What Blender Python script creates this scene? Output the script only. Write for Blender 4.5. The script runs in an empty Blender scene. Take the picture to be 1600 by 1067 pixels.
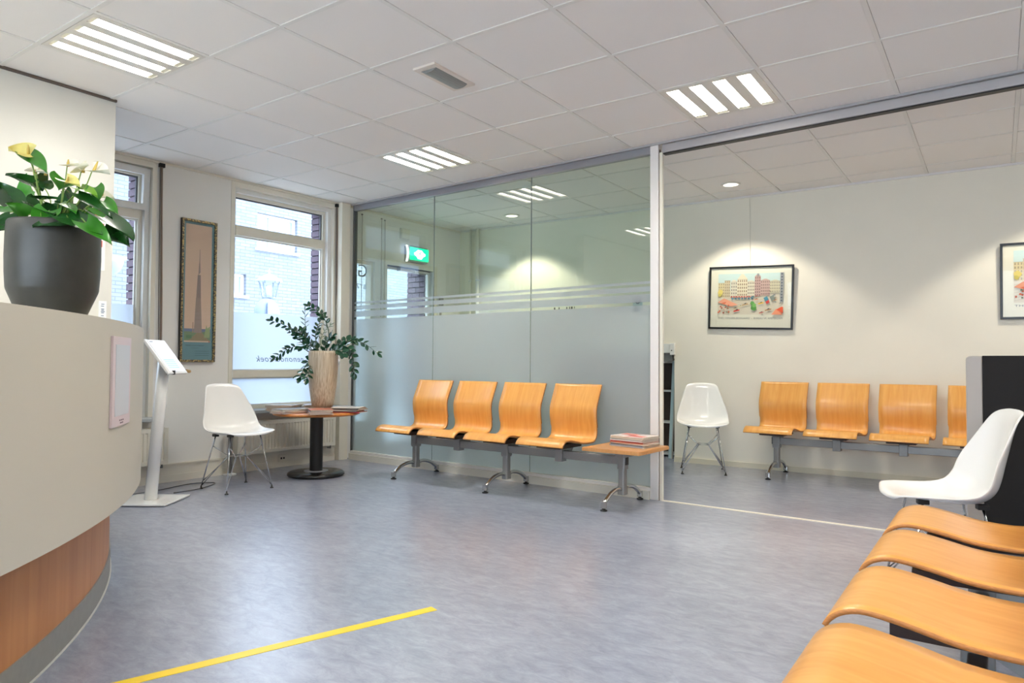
import bpy, bmesh, math, random
from mathutils import Vector, Matrix
random.seed(7)
PI = math.pi
S = bpy.context.scene
COL = S.collection

# ------------------------------------------------------------------ camera, world, light, exposure
CZ = 1.0051
yaw, pit, rol = 0.607629, 0.0302523, 0.00613574
Fv = Vector((-math.sin(yaw)*math.cos(pit), math.cos(yaw)*math.cos(pit), math.sin(pit)))
R0 = Vector((math.cos(yaw), math.sin(yaw), 0)); U0 = R0.cross(Fv)
Rv = math.cos(rol)*R0 + math.sin(rol)*U0; Uv = -math.sin(rol)*R0 + math.cos(rol)*U0
cd = bpy.data.cameras.new('camera'); cam = bpy.data.objects.new('camera', cd); COL.objects.link(cam)
cd.sensor_width = 36; cd.lens = 36*1090.63/1600; cd.clip_start = 0.02; cd.clip_end = 200
m = Matrix.Identity(4)
for i, v in enumerate((Rv, Uv, -Fv)):
    for j in range(3): m[j][i] = v[j]
m.translation = (0, 0, CZ)
cam.matrix_world = m
S.camera = cam
S.view_settings.view_transform = 'Standard'
S.view_settings.look = 'None'
S.view_settings.gamma = 1
S.view_settings.use_curve_mapping = False
S.view_settings.exposure = 1.1
w = bpy.data.worlds.new('sky'); S.world = w; w.use_nodes = True
bg = w.node_tree.nodes['Background']; bg.inputs[0].default_value = (0.75, 0.855, 1.0, 1); bg.inputs[1].default_value = 4.1
S.cycles.max_bounces = 12; S.cycles.transparent_max_bounces = 16
S.cycles.diffuse_bounces = 6; S.cycles.glossy_bounces = 4; S.cycles.transmission_bounces = 8
S.cycles.caustics_reflective = False; S.cycles.caustics_refractive = False
S.cycles.sample_clamp_indirect = 6
STRIP = 36.0       # emission of the fluorescent strips
SPOT = 30.0        # watts of each downlight

H = 2.6445
# ------------------------------------------------------------------ materials
MATS = {}
def nodes(name):
    mt = bpy.data.materials.new(name); mt.use_nodes = True
    nt = mt.node_tree; return mt, nt, nt.nodes['Principled BSDF']
def lin(c): return tuple((x/12.92 if x <= .04045 else ((x+.055)/1.055)**2.4) for x in (v/255 for v in c))
def mat(name, rgb, rough=.5, metal=0, spec=.5, noise=0, nscale=40, bump=0, bscale=200, coat=0, stretch=(1, 1, 1)):
    """rgb is an sRGB triple 0..255; a fine noise varies the colour and the relief"""
    if name in MATS: return MATS[name]
    mt, nt, b = nodes(name)
    c = lin(rgb)
    b.inputs['Base Color'].default_value = (*c, 1)
    b.inputs['Roughness'].default_value = rough; b.inputs['Metallic'].default_value = metal
    b.inputs['Specular IOR Level'].default_value = spec; b.inputs['Coat Weight'].default_value = coat
    tc = nt.nodes.new('ShaderNodeTexCoord'); mp = nt.nodes.new('ShaderNodeMapping'); mp.inputs['Scale'].default_value = stretch
    nt.links.new(tc.outputs['Object'], mp.inputs[0])
    if noise:
        n = nt.nodes.new('ShaderNodeTexNoise'); n.inputs['Scale'].default_value = nscale; n.inputs['Detail'].default_value = 4
        nt.links.new(mp.outputs[0], n.inputs[0])
        r = nt.nodes.new('ShaderNodeValToRGB'); r.color_ramp.elements[0].position = .3; r.color_ramp.elements[1].position = .7
        r.color_ramp.elements[0].color = (*[x*(1-noise) for x in c], 1); r.color_ramp.elements[1].color = (*[min(1, x*(1+noise)) for x in c], 1)
        nt.links.new(n.outputs['Fac'], r.inputs[0]); nt.links.new(r.outputs[0], b.inputs['Base Color'])
    if bump:
        n2 = nt.nodes.new('ShaderNodeTexNoise'); n2.inputs['Scale'].default_value = bscale; n2.inputs['Detail'].default_value = 3
        nt.links.new(mp.outputs[0], n2.inputs[0])
        bp = nt.nodes.new('ShaderNodeBump'); bp.inputs['Strength'].default_value = bump; bp.inputs['Distance'].default_value = .002
        nt.links.new(n2.outputs['Fac'], bp.inputs['Height']); nt.links.new(bp.outputs[0], b.inputs['Normal'])
    MATS[name] = mt; return mt
def wood(name, rgb, dark, scale, stretch, rough=.3, coat=.3, fac=.6, wave=True):
    if name in MATS: return MATS[name]
    mt, nt, b = nodes(name)
    b.inputs['Roughness'].default_value = rough; b.inputs['Coat Weight'].default_value = coat; b.inputs['Coat Roughness'].default_value = .18
    tc = nt.nodes.new('ShaderNodeTexCoord'); mp = nt.nodes.new('ShaderNodeMapping'); mp.inputs['Scale'].default_value = stretch
    nt.links.new(tc.outputs['Object'], mp.inputs[0])
    oi = nt.nodes.new('ShaderNodeObjectInfo'); ml = nt.nodes.new('ShaderNodeMath'); ml.operation = 'MULTIPLY'; ml.inputs[1].default_value = 37
    nt.links.new(oi.outputs['Random'], ml.inputs[0])
    n = nt.nodes.new('ShaderNodeTexNoise'); n.noise_dimensions = '4D'; n.inputs['Scale'].default_value = scale; n.inputs['Detail'].default_value = 6; n.inputs['Distortion'].default_value = .6
    nt.links.new(mp.outputs[0], n.inputs['Vector']); nt.links.new(ml.outputs[0], n.inputs['W'])
    r = nt.nodes.new('ShaderNodeValToRGB'); r.color_ramp.elements[0].position = .3; r.color_ramp.elements[1].position = .75
    r.color_ramp.elements[0].color = (*lin(dark), 1); r.color_ramp.elements[1].color = (*lin(rgb), 1)
    nt.links.new(n.outputs['Fac'], r.inputs[0])
    nt.links.new(r.outputs[0], b.inputs['Base Color'])
    MATS[name] = mt; return mt
def emit(name, rgb, strength):
    if name in MATS: return MATS[name]
    mt, nt, b = nodes(name)
    b.inputs['Base Color'].default_value = (*lin(rgb), 1)
    b.inputs['Emission Color'].default_value = (*lin(rgb), 1); b.inputs['Emission Strength'].default_value = strength
    MATS[name] = mt; return mt
def glass(name, tint, ior=1.5, boost=1.0):
    """thin architectural pane: tinted clear glass with a Fresnel reflection on the face that is met first"""
    mt = bpy.data.materials.new(name); mt.use_nodes = True; nt = mt.node_tree
    nt.nodes.clear(); N = nt.nodes.new; L = nt.links.new
    out = N('ShaderNodeOutputMaterial'); mx = N('ShaderNodeMixShader'); tr = N('ShaderNodeBsdfTransparent'); gl = N('ShaderNodeBsdfGlossy')
    fr = N('ShaderNodeFresnel'); fr.inputs['IOR'].default_value = ior; ge = N('ShaderNodeNewGeometry')
    inv = N('ShaderNodeMath'); inv.operation = 'SUBTRACT'; inv.inputs[0].default_value = 1; L(ge.outputs['Backfacing'], inv.inputs[1])
    mu = N('ShaderNodeMath'); mu.operation = 'MULTIPLY'; L(fr.outputs[0], mu.inputs[0]); L(inv.outputs[0], mu.inputs[1])
    m2 = N('ShaderNodeMath'); m2.operation = 'MULTIPLY'; m2.use_clamp = True; L(mu.outputs[0], m2.inputs[0]); m2.inputs[1].default_value = boost
    tr.inputs[0].default_value = (*tint, 1); gl.inputs['Roughness'].default_value = 0; gl.inputs[0].default_value = (1, 1, 1, 1)
    L(m2.outputs[0], mx.inputs[0]); L(tr.outputs[0], mx.inputs[1]); L(gl.outputs[0], mx.inputs[2]); L(mx.outputs[0], out.inputs[0])
    return mt
def film(name, tint, rough=.45, diff=.15, trans=.35, ior=1.25):
    """etched film: rough refraction mixed with translucent and diffuse scattering"""
    mt = bpy.data.materials.new(name); mt.use_nodes = True; nt = mt.node_tree
    nt.nodes.clear(); N = nt.nodes.new; L = nt.links.new
    out = N('ShaderNodeOutputMaterial'); a = N('ShaderNodeMixShader'); c = N('ShaderNodeMixShader')
    rf = N('ShaderNodeBsdfRefraction'); rf.inputs['Roughness'].default_value = rough; rf.inputs['IOR'].default_value = ior; rf.inputs[0].default_value = (*tint, 1)
    tl = N('ShaderNodeBsdfTranslucent'); tl.inputs[0].default_value = (*tint, 1); df = N('ShaderNodeBsdfDiffuse'); df.inputs[0].default_value = (*tint, 1)
    a.inputs[0].default_value = trans/max(1e-6, 1-diff); L(rf.outputs[0], a.inputs[1]); L(tl.outputs[0], a.inputs[2])
    c.inputs[0].default_value = diff; L(a.outputs[0], c.inputs[1]); L(df.outputs[0], c.inputs[2]); L(c.outputs[0], out.inputs[0])
    return mt
M = MATS
def linoleum():
    mt, nt, b = nodes('linoleum'); N = nt.nodes.new; L = nt.links.new
    tc = N('ShaderNodeTexCoord'); mp = N('ShaderNodeMapping'); mp.inputs['Rotation'].default_value = (0, 0, .9); mp.inputs['Scale'].default_value = (1, 2.2, 1)
    L(tc.outputs['Object'], mp.inputs[0])
    n = N('ShaderNodeTexNoise'); n.inputs['Scale'].default_value = 9; n.inputs['Detail'].default_value = 12; n.inputs['Roughness'].default_value = .78; n.inputs['Distortion'].default_value = .5
    L(mp.outputs[0], n.inputs[0])
    n2 = N('ShaderNodeTexNoise'); n2.inputs['Scale'].default_value = 1.1; n2.inputs['Detail'].default_value = 3; L(mp.outputs[0], n2.inputs[0])
    ad = N('ShaderNodeMath'); ad.operation = 'MULTIPLY_ADD'; ad.inputs[1].default_value = .35; L(n2.outputs['Fac'], ad.inputs[0]); L(n.outputs['Fac'], ad.inputs[2])
    r = N('ShaderNodeValToRGB'); e = r.color_ramp.elements; e[0].position = .5; e[1].position = .86
    e[0].color = (*lin((122, 128, 147)), 1); e[1].color = (*lin((166, 170, 187)), 1)
    L(ad.outputs[0], r.inputs[0]); L(r.outputs[0], b.inputs['Base Color'])
    r2 = N('ShaderNodeMapRange'); r2.inputs['To Min'].default_value = .30; r2.inputs['To Max'].default_value = .40; L(n.outputs['Fac'], r2.inputs[0]); L(r2.outputs[0], b.inputs['Roughness'])
    bp = N('ShaderNodeBump'); bp.inputs['Strength'].default_value = .05; bp.inputs['Distance'].default_value = .002; L(n.outputs['Fac'], bp.inputs['Height']); L(bp.outputs[0], b.inputs['Normal'])
    b.inputs['Specular IOR Level'].default_value = .5; b.inputs['Coat Weight'].default_value = 1; b.inputs['Coat IOR'].default_value = 1.62; b.inputs['Coat Roughness'].default_value = .27
    return mt
LINO = linoleum()
def brickwall():
    mt, nt, b = nodes('white_brick'); N = nt.nodes.new; L = nt.links.new
    tc = N('ShaderNodeTexCoord'); mp = N('ShaderNodeMapping'); mp.inputs['Rotation'].default_value = (PI/2, 0, PI/2)
    L(tc.outputs['Object'], mp.inputs[0])
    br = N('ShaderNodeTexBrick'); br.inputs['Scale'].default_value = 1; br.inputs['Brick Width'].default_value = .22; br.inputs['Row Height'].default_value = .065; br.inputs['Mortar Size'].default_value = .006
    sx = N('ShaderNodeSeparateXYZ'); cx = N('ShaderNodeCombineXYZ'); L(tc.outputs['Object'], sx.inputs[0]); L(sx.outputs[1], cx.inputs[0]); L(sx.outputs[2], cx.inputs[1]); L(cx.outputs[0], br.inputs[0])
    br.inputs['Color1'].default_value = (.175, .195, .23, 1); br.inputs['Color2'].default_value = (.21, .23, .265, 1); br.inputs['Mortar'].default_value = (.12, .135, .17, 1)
    L(br.outputs[0], b.inputs['Base Color']); b.inputs['Roughness'].default_value = .8
    bp = N('ShaderNodeBump'); bp.inputs['Strength'].default_value = .4; bp.inputs['Distance'].default_value = .01; bp.invert = True; L(br.outputs['Fac'], bp.inputs['Height']); L(bp.outputs[0], b.inputs['Normal'])
    return mt
WBRICK = brickwall()
WALL = mat('wall_paint', (214, 211, 202), .7, noise=.015, nscale=3, bump=.12, bscale=160)
WALL2 = mat('wall_cream', (239, 233, 217), .7, noise=.015, nscale=3, bump=.12, bscale=160)
TILE = mat('ceiling_tile_mat', (240, 236, 230), .85, noise=.02, nscale=350, bump=.25, bscale=500)
BAR = mat('ceiling_bar_white', (232, 229, 222), .5)
DARK = mat('plenum_dark', (70, 66, 64), .9)
CREAM = mat('cream_paint', (230, 225, 210), .38, bump=.05, bscale=60)
WHITEP = mat('white_gloss_paint', (232, 232, 228), .35)
ALU = mat('aluminium_rail', (158, 158, 164), .4, metal=.55)
ALUL = mat('aluminium_light', (232, 228, 224), .4, metal=.05)
DKALU = mat('dark_profile', (96, 98, 102), .45, metal=.3)
CHROME = mat('chrome', (205, 205, 205), .12, metal=1)
STEEL = mat('grey_steel', (150, 149, 147), .38, metal=.45)
BLACK = mat('black_plastic', (22, 21, 21), .45)
BLACKG = mat('black_gloss', (24, 23, 23), .22)
DKBROWN = mat('dark_brown_board', (60, 42, 34), .5, noise=.15)
SHELL = mat('white_shell', (240, 239, 236), .2, spec=.5, coat=.3)
PLY = wood('beech_seat', (235, 174, 92), (221, 153, 70), 3.0, (2.2, 14, 1.4), .34, .25)
PLYEDGE = mat('beech_edge', (196, 128, 66), .5, noise=.2, nscale=90, stretch=(1, 1, 6))
BEECHT = wood('beech_table', (222, 166, 108), (205, 145, 86), 3, (3, 20, 3), .35, .2)
ORANGEW = wood('orange_table', (216, 142, 72), (196, 118, 54), 3, (3, 20, 3), .3, .3)
DESKW = wood('desk_beech', (196, 138, 86), (176, 116, 66), 2.2, (9, 9, .55), .45, .05)
DESKP = mat('desk_panel_grey', (204, 198, 183), .5, noise=.01, nscale=400)
KICK = mat('kick_grey', (140, 141, 138), .5, noise=.04, nscale=30)
GLASSP = glass('partition_glass', (.87, .925, .885), 1.5, 1.35)
GLASSW = glass('window_glass', (.95, .97, .97), 1.45, 1.0)
FILM = film('partition_film', (.92, .96, .99), .34, .22, .32)
FILMW = film('window_film', (.80, .83, .86), .5, .08, .55)
PURPLE = mat('purple_brick', (112, 98, 112), .85, noise=.25, nscale=60, bump=.5, bscale=150)
MORTAR = mat('mortar_dark', (62, 60, 72), .9)
def tube_mat():
    # prismatic strip: most of its light goes straight down, little goes sideways, as with a louvred office light
    mt, nt, b = nodes('lit_diffuser'); N = nt.nodes.new; L = nt.links.new
    g = N('ShaderNodeNewGeometry'); d = N('ShaderNodeVectorMath'); d.operation = 'DOT_PRODUCT'; L(g.outputs['Incoming'], d.inputs[0]); L(g.outputs['Normal'], d.inputs[1])
    p = N('ShaderNodeMath'); p.operation = 'POWER'; p.use_clamp = True; p.inputs[1].default_value = 1.2; L(d.outputs['Value'], p.inputs[0])
    m_ = N('ShaderNodeMath'); m_.operation = 'MULTIPLY_ADD'; m_.inputs[1].default_value = STRIP*.88; m_.inputs[2].default_value = STRIP*.12; L(p.outputs[0], m_.inputs[0])
    b.inputs['Emission Color'].default_value = (*lin((255, 251, 240)), 1); L(m_.outputs[0], b.inputs['Emission Strength'])
    return mt
TUBE = tube_mat()
FIXM = mat('fixture_louvre', (222, 217, 206), .35)
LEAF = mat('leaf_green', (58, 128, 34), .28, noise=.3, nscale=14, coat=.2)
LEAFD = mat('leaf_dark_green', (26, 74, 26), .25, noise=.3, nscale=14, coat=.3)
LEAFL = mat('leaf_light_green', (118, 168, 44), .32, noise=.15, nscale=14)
STEM = mat('stem_green', (120, 150, 60), .45)
SPATHE = mat('spathe_cream', (243, 236, 214), .35, noise=.03)
SPATHEY = mat('spathe_yellow', (232, 218, 130), .35, noise=.08)
SPADIX = mat('spadix_yellow', (214, 184, 96), .6, bump=.5)
ZZL = mat('glossy_leaflet', (24, 66, 42), .22, noise=.3, nscale=30, coat=.4)
ZZP = mat('pale_leaflet', (120, 136, 112), .35)
ZZS = mat('dark_stem', (56, 78, 50), .4)
POT = mat('charcoal_ceramic', (60, 59, 54), .4, noise=.22, nscale=9, bump=.15, bscale=60)
SOIL = mat('potting_soil', (46, 34, 26), .95, bump=.8, bscale=80)
STONE = mat('street_paving', (196, 200, 206), .85, noise=.1, nscale=3)
PAPER = mat('paper_white', (238, 236, 230), .6)
YTAPE = mat('yellow_tape', (238, 204, 44), .35, noise=.03, nscale=20)
ROOFG = mat('lamp_metal', (150, 160, 176), .4, metal=.4)

# ------------------------------------------------------------------ helpers
def tag(o, label=None, cat=None, group=None, kind=None):
    if label: o['label'] = label
    if cat: o['category'] = cat
    if group: o['group'] = group
    if kind: o['kind'] = kind
    return o
def obj(name, bm, mt, parent=None, M4=None, smooth=False, mods=(), kind=None):
    if isinstance(bm, bmesh.types.BMesh):
        me = bpy.data.meshes.new(name); bmesh.ops.recalc_face_normals(bm, faces=bm.faces) if mods != 'raw' else None
        bm.to_mesh(me); bm.free()
    else: me = bm
    for x in (mt if isinstance(mt, (list, tuple)) else [mt]):
        if len(me.materials) < (len(mt) if isinstance(mt, (list, tuple)) else 1): me.materials.append(x)
    o = bpy.data.objects.new(name, me); COL.objects.link(o)
    if smooth:
        for p in me.polygons: p.use_smooth = True
    if parent: o.parent = parent
    if M4 is not None: o.matrix_local = M4
    if kind: o['kind'] = kind
    return o
def empty(name, loc, rz, label, cat, group=None, rot=None):
    o = bpy.data.objects.new(name, None); COL.objects.link(o); o.location = loc; o.rotation_euler = rot or (0, 0, rz); o.empty_display_size = .1
    return tag(o, label, cat, group)
def children(o): return [c for c in bpy.data.objects if c.parent == o]
def copy_tree(o, parent=None):
    c = o.copy(); COL.objects.link(c)
    if parent: c.parent = parent; c.matrix_parent_inverse = o.matrix_parent_inverse.copy()
    for ch in children(o): copy_tree(ch, c)
    return c
def B(): return bmesh.new()
def box(bm, x0, x1, y0, y1, z0, z1, bev=0, M4=None, mi=0):
    vs = [bm.verts.new((x, y, z)) for z in (z0, z1) for y in (y0, y1) for x in (x0, x1)]
    fs = [bm.faces.new([vs[i] for i in q]) for q in ((0, 2, 3, 1), (4, 5, 7, 6), (0, 1, 5, 4), (2, 6, 7, 3), (0, 4, 6, 2), (1, 3, 7, 5))]
    for f in fs: f.material_index = mi
    if M4 is not None: bmesh.ops.transform(bm, matrix=M4, verts=vs)
    if bev:
        es = list({e for f in fs for e in f.edges})
        bmesh.ops.bevel(bm, geom=es, offset=bev, segments=2, affect='EDGES', profile=.5)
    return bm
def bx(*a, **k): return box(B(), *a, **k)
def lathe(bm, prof, n=40, c=(0, 0), mi=0):
    rings = []
    for r, z in prof:
        if r < 1e-5: rings.append([bm.verts.new((c[0], c[1], z))])
        else: rings.append([bm.verts.new((c[0]+r*math.cos(2*PI*i/n), c[1]+r*math.sin(2*PI*i/n), z)) for i in range(n)])
    for a, b in zip(rings, rings[1:]):
        if len(a) == 1 and len(b) == 1: continue
        for i in range(n):
            j = (i+1) % n
            if len(a) == 1: f = bm.faces.new((a[0], b[j], b[i]))
            elif len(b) == 1: f = bm.faces.new((a[i], a[j], b[0]))
            else: f = bm.faces.new((a[i], a[j], b[j], b[i]))
            f.material_index = mi; f.smooth = True
    return bm
def tube(bm, pts, r, n=8, cap=True, closed=False):
    pts = [Vector(p) for p in pts]; rings = []
    rr = r if isinstance(r, (list, tuple)) else [r]*len(pts)
    prev = None
    for i, p in enumerate(pts):
        if closed: t = (pts[(i+1) % len(pts)]-pts[i-1])
        else: t = (pts[min(i+1, len(pts)-1)]-pts[max(i-1, 0)])
        t.normalize()
        if prev is None:
            a = Vector((0, 0, 1)) if abs(t.z) < .9 else Vector((1, 0, 0)); u = t.cross(a).normalized()
        else: u = (prev - t*prev.dot(t)).normalized()
        prev = u; v = t.cross(u)
        rings.append([bm.verts.new(p + (u*math.cos(2*PI*k/n)+v*math.sin(2*PI*k/n))*rr[i]) for k in range(n)])
    for i in range(len(rings) if closed else len(rings)-1):
        a, b = rings[i], rings[(i+1) % len(rings)]
        for k in range(n):
            f = bm.faces.new((a[k], a[(k+1) % n], b[(k+1) % n], b[k])); f.smooth = True
    if cap and not closed:
        bm.faces.new(rings[0][::-1]); bm.faces.new(rings[-1])
    return bm
def prism(bm, poly, z0, z1, mi=0):
    a = [bm.verts.new((x, y, z0)) for x, y in poly]; b = [bm.verts.new((x, y, z1)) for x, y in poly]
    n = len(poly)
    fs = [bm.faces.new(a[::-1]), bm.faces.new(b)] + [bm.faces.new((a[i], a[(i+1) % n], b[(i+1) % n], b[i])) for i in range(n)]
    for f in fs: f.material_index = mi
    return bm
def rrect(w, h, r, n=5, cx=0, cy=0):
    o = []
    for sx, sy, a0 in ((1, 1, 0), (-1, 1, PI/2), (-1, -1, PI), (1, -1, 3*PI/2)):
        for i in range(n+1):
            a = a0+PI/2*i/n; o.append((cx+sx*(w/2-r)+r*math.cos(a), cy+sy*(h/2-r)+r*math.sin(a)))
    return o
def catmull(P, k=5):
    P = [Vector(p) for p in P]; o = []
    for i in range(len(P)-1):
        p0, p1, p2, p3 = P[max(i-1, 0)], P[i], P[i+1], P[min(i+2, len(P)-1)]
        for j in range(k):
            t = j/k; o.append(.5*((2*p1)+(p2-p0)*t+(2*p0-5*p1+4*p2-p3)*t*t+(3*p1-p0-3*p2+p3)*t**3))
    o.append(P[-1]); return o
def text_mesh(s, size, ext=.0005, shear=0, align='CENTER', spacing=1.0):
    cu = bpy.data.curves.new('lettering', 'FONT'); cu.body = s; cu.size = size; cu.extrude = ext; cu.align_x = align; cu.shear = shear; cu.space_character = spacing; cu.resolution_u = 3
    o = bpy.data.objects.new('lettering', cu); COL.objects.link(o)
    bpy.context.view_layer.update()
    me = bpy.data.meshes.new_from_object(o.evaluated_get(bpy.context.evaluated_depsgraph_get()))
    bpy.data.objects.remove(o); me.materials.clear(); return me
def clip(poly, a, b, c):
    """keep the part of poly where a*x+b*y <= c"""
    o = []
    for i in range(len(poly)):
        p, q = poly[i], poly[(i+1) % len(poly)]
        dp, dq = a*p[0]+b*p[1]-c, a*q[0]+b*q[1]-c
        if dp <= 0: o.append(p)
        if (dp < 0 < dq) or (dq < 0 < dp):
            t = dp/(dp-dq); o.append((p[0]+(q[0]-p[0])*t, p[1]+(q[1]-p[1])*t))
    return o
def T(x=0, y=0, z=0, rz=0, rx=0, ry=0):
    return Matrix.Translation((x, y, z)) @ Matrix.Rotation(rz, 4, 'Z') @ Matrix.Rotation(ry, 4, 'Y') @ Matrix.Rotation(rx, 4, 'X')
# frames of the three planes that matter: local x into/along, see each
AW = -math.atan(.035); MW = T(-5.775, 0, 0, AW)      # window wall: local x = into the room, y = along the wall
AP = -math.atan(.0423); MP = T(0, 4.771, 0, AP)      # partition: local x along, y away from the camera
AB = math.atan(.024); MB = T(0, 6.9326, 0, AB)       # back wall: local x along, y away
def struct(name, bm, mt, M4=None, parent=None, smooth=False):
    o = obj(name, bm, mt, parent, M4, smooth)
    if not parent: o['kind'] = 'structure'
    return o

# ------------------------------------------------------------------ floor, walls, ceiling
XR, YF, YB = 3.0, -3.2, 6.93
struct('floor', bx(-5.95, XR+.1, YF-.1, 7.9, -.05, 0), LINO)
# window wall built round its openings; local x 0 is the inner face, y along, the wall is .14 thick (brick skin beyond)
W1 = (1.90, 2.995); W2 = (3.70, 4.842); SL = (5.10, 5.40); DR = (5.57, 6.33)
wb = B()
ZT = 2.60
def wseg(y0, y1, z0, z1): box(wb, -.14, 0, y0, y1, z0, z1)
wseg(YF, W1[0], 0, H); wseg(W1[1], W2[0], 0, H); wseg(W2[1], SL[0], 0, H); wseg(SL[1], DR[0], 0, H); wseg(DR[1], 7.0, 0, H)
for a, zb, zt in ((W1, .54, ZT), (W2, .53, ZT), (SL, .3, 2.10)):
    wseg(a[0], a[1], 0, zb); wseg(a[0], a[1], zt, H)
wseg(DR[0], DR[1], 2.09, H)
wl = struct('wall_left', wb, mat('wall_window_side', (236, 234, 228), .7, noise=.015, nscale=3, bump=.12, bscale=160), MW)
ob = B()
for y0, y1, z0, z1 in ((YF, W1[0]-.02, -.1, 3.2), (W1[1]-.053, W2[0], -.1, 3.2), (W2[1]-.053, SL[0], -.1, 3.2), (DR[1]+.02, 7.3, -.1, 3.2)):
    box(ob, -.30, -.145, y0, y1, z0, z1)
for a, zb, zt in ((W1, .45, 2.58), (W2, .45, 2.58), ((SL[0]+.03, DR[1]), -.2, 2.1)):
    box(ob, -.30, -.145, a[0]-.03, a[1]+.02, -.1, zb); box(ob, -.30, -.145, a[0]-.03, a[1]+.02, zt, 3.2)
struct('wall_exterior', ob, MORTAR, MW)
# partition wall piece on the left (face seen behind the desk)
struct('wall_desk', bx(-4.67, -4.56, YF, 2.152, 0, H), WALL)
fw = B(); box(fw, -5.9, -3.6, YF-.1, YF, 0, H); box(fw, 1.9, XR, YF-.1, YF, 0, H); box(fw, -3.6, 1.9, YF-.1, YF, 0, .5); box(fw, -3.6, 1.9, YF-.1, YF, 2.45, H)  # opening left for the added rear window
struct('wall_front', fw, WALL)
f = B(); box(f, -3.6, -3.5, YF-.09, YF-.02, .5, 2.45); box(f, 1.8, 1.9, YF-.09, YF-.02, .5, 2.45); box(f, -3.5, 1.8, YF-.09, YF-.02, .5, .58); box(f, -3.5, 1.8, YF-.09, YF-.02, 2.37, 2.45)
for x in (-1.75, 0.0): box(f, x-.04, x+.04, YF-.09, YF-.02, .58, 2.37)
w4 = struct('window_4', f, CREAM)  # unseen rear window, added to bring more daylight into the room
for a, b_ in ((-3.5, -1.79), (-1.71, -.04), (.04, 1.8)): obj('window_pane', bx(a, b_, YF-.06, YF-.054, .58, 2.37), GLASSW, w4)
struct('wall_right', bx(XR, XR+.1, YF, 7.1, 0, H), WALL)
# back wall with the low opening on its left
NX0, NX1, NZ = -4.1, -2.735, 1.21
bb = B()
box(bb, -5.75, NX0, 0, .12, 0, H); box(bb, NX0, NX1, 0, .12, NZ, H); box(bb, NX1, XR, 0, .12, 0, H)
struct('wall_back', bb, WALL2, MB)
nb = B(); box(nb, NX0-.1, NX1+.6, .62, .72, 0, NZ+.2); box(nb, NX0-.1, NX0, .12, .62, 0, NZ+.2); box(nb, NX1+.5, NX1+.6, .12, .62, 0, NZ+.2); box(nb, NX0, NX1+.5, .12, .62, NZ+.1, NZ+.2)
struct('wall_niche', nb, WALL2, MB)
# ceiling
ce = struct('ceiling', bx(-6.0, XR+.1, YF-.1, 7.1, H+.03, H+.09), DARK)
GX, DY = -2.277, .5985
FIX = {(-3, -1), (-3, 3), (1, 3), (1, -1), (5, -1), (5, 3), (-3, -5), (1, -5)}
def grid(oy, r0, r1, ymin_line, ymax_line, fixtures):
    for r in range(r0, r1):
        for c in range(-6, 9):
            if (c, r) in fixtures: continue
            x0, x1 = GX+c*.6, GX+c*.6+.6; y0, y1 = oy+r*DY, oy+(r+1)*DY
            g = .0134
            P = [(x0+g, y0+g), (x1-g, y0+g), (x1-g, y1-g), (x0+g, y1-g)]
            P = clip(P, -1, .035, 5.775-.004); P = clip(P, 1, 0, XR)
            if not P: continue
            for ln in (ymin_line, ymax_line):
                if P: P = clip(P, *ln)
            if len(P) < 3: continue
            obj('ceiling_tile', prism(B(), P, H+.004, H+.018), TILE, ce)
    def bar(P):
        P = clip(P, -1, .035, 5.775-.004)
        for ln in (ymin_line, ymax_line):
            if P: P = clip(P, *ln)
        if len(P) >= 3: obj('ceiling_bar', prism(B(), P, H, H+.02), BAR, ce)
    for c in range(-5, 9):
        x = GX+c*.6; bar([(x-.012, YF), (x+.012, YF), (x+.012, 7.2), (x-.012, 7.2)])
    for r in range(r0, r1+1):
        y = oy+r*DY
        if not fixtures or r > -99: 
            for c in range(-6, 9):
                x = GX+c*.6; bar([(x+.0125, y-.012), (x+.5875, y-.012), (x+.5875, y+.012), (x+.0125, y+.012)])
OY, OY2 = 2.122, 5.417
PL = (.0423, 1, 4.771+.02)
grid(OY, -9, 5, (0, -1, -YF), PL, FIX)
grid(OY2, -2, 4, (-.0423, -1, -(4.771+.05)), (-.024, 1, 6.9326), set())

# floor strip, edge trims
struct('trim_1', bx(-2.03, 3.0, -.012, .012, 0, .006), mat('floor_strip', (226, 220, 204), .45), MP)
tb = B(); box(tb, -5.52, 3.0, -.024, -.002, H-.012, H+.003)
struct('trim_2', tb, mat('edge_trim_grey', (176, 174, 174), .5), MP)
tb = B(); box(tb, 0, .02, YF, 6.9, H-.014, H+.003); struct('trim_3', tb, CREAM, MW)
tb = B(); box(tb, -5.5, XR, -.02, 0, H-.012, H+.003); struct('trim_4', tb, ALUL, MB)
tb = B(); box(tb, -4.56, -4.545, YF, 2.152, H-.012, H+.003); struct('trim_5', tb, mat('trim_brown', (96, 84, 74), .6))
# baseboards
tb = B(); box(tb, 0, .028, YF, 4.86, 0, .058); box(tb, 0, .02, YF, 4.86, .058, .135); box(tb, 0, .03, YF, 4.86, .135, .15)
struct('baseboard_left', tb, CREAM, MW)
tb = B(); box(tb, NX1, XR, -.014, 0, 0, .052, bev=0); struct('baseboard_back', tb, mat('baseboard_cream', (224, 216, 194), .4), MB)
tb = B(); box(tb, 0, .014, 5.1, SL[1]+.14, 0, .06); box(tb, 0, .014, DR[1]+.06, 6.78, 0, .06); struct('baseboard_room', tb, CREAM, MW)
# corner pilaster beside the partition
struct('trim_6', bx(.0, .085, 4.868, 4.975, 0, H), WALL2, MW)

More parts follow.
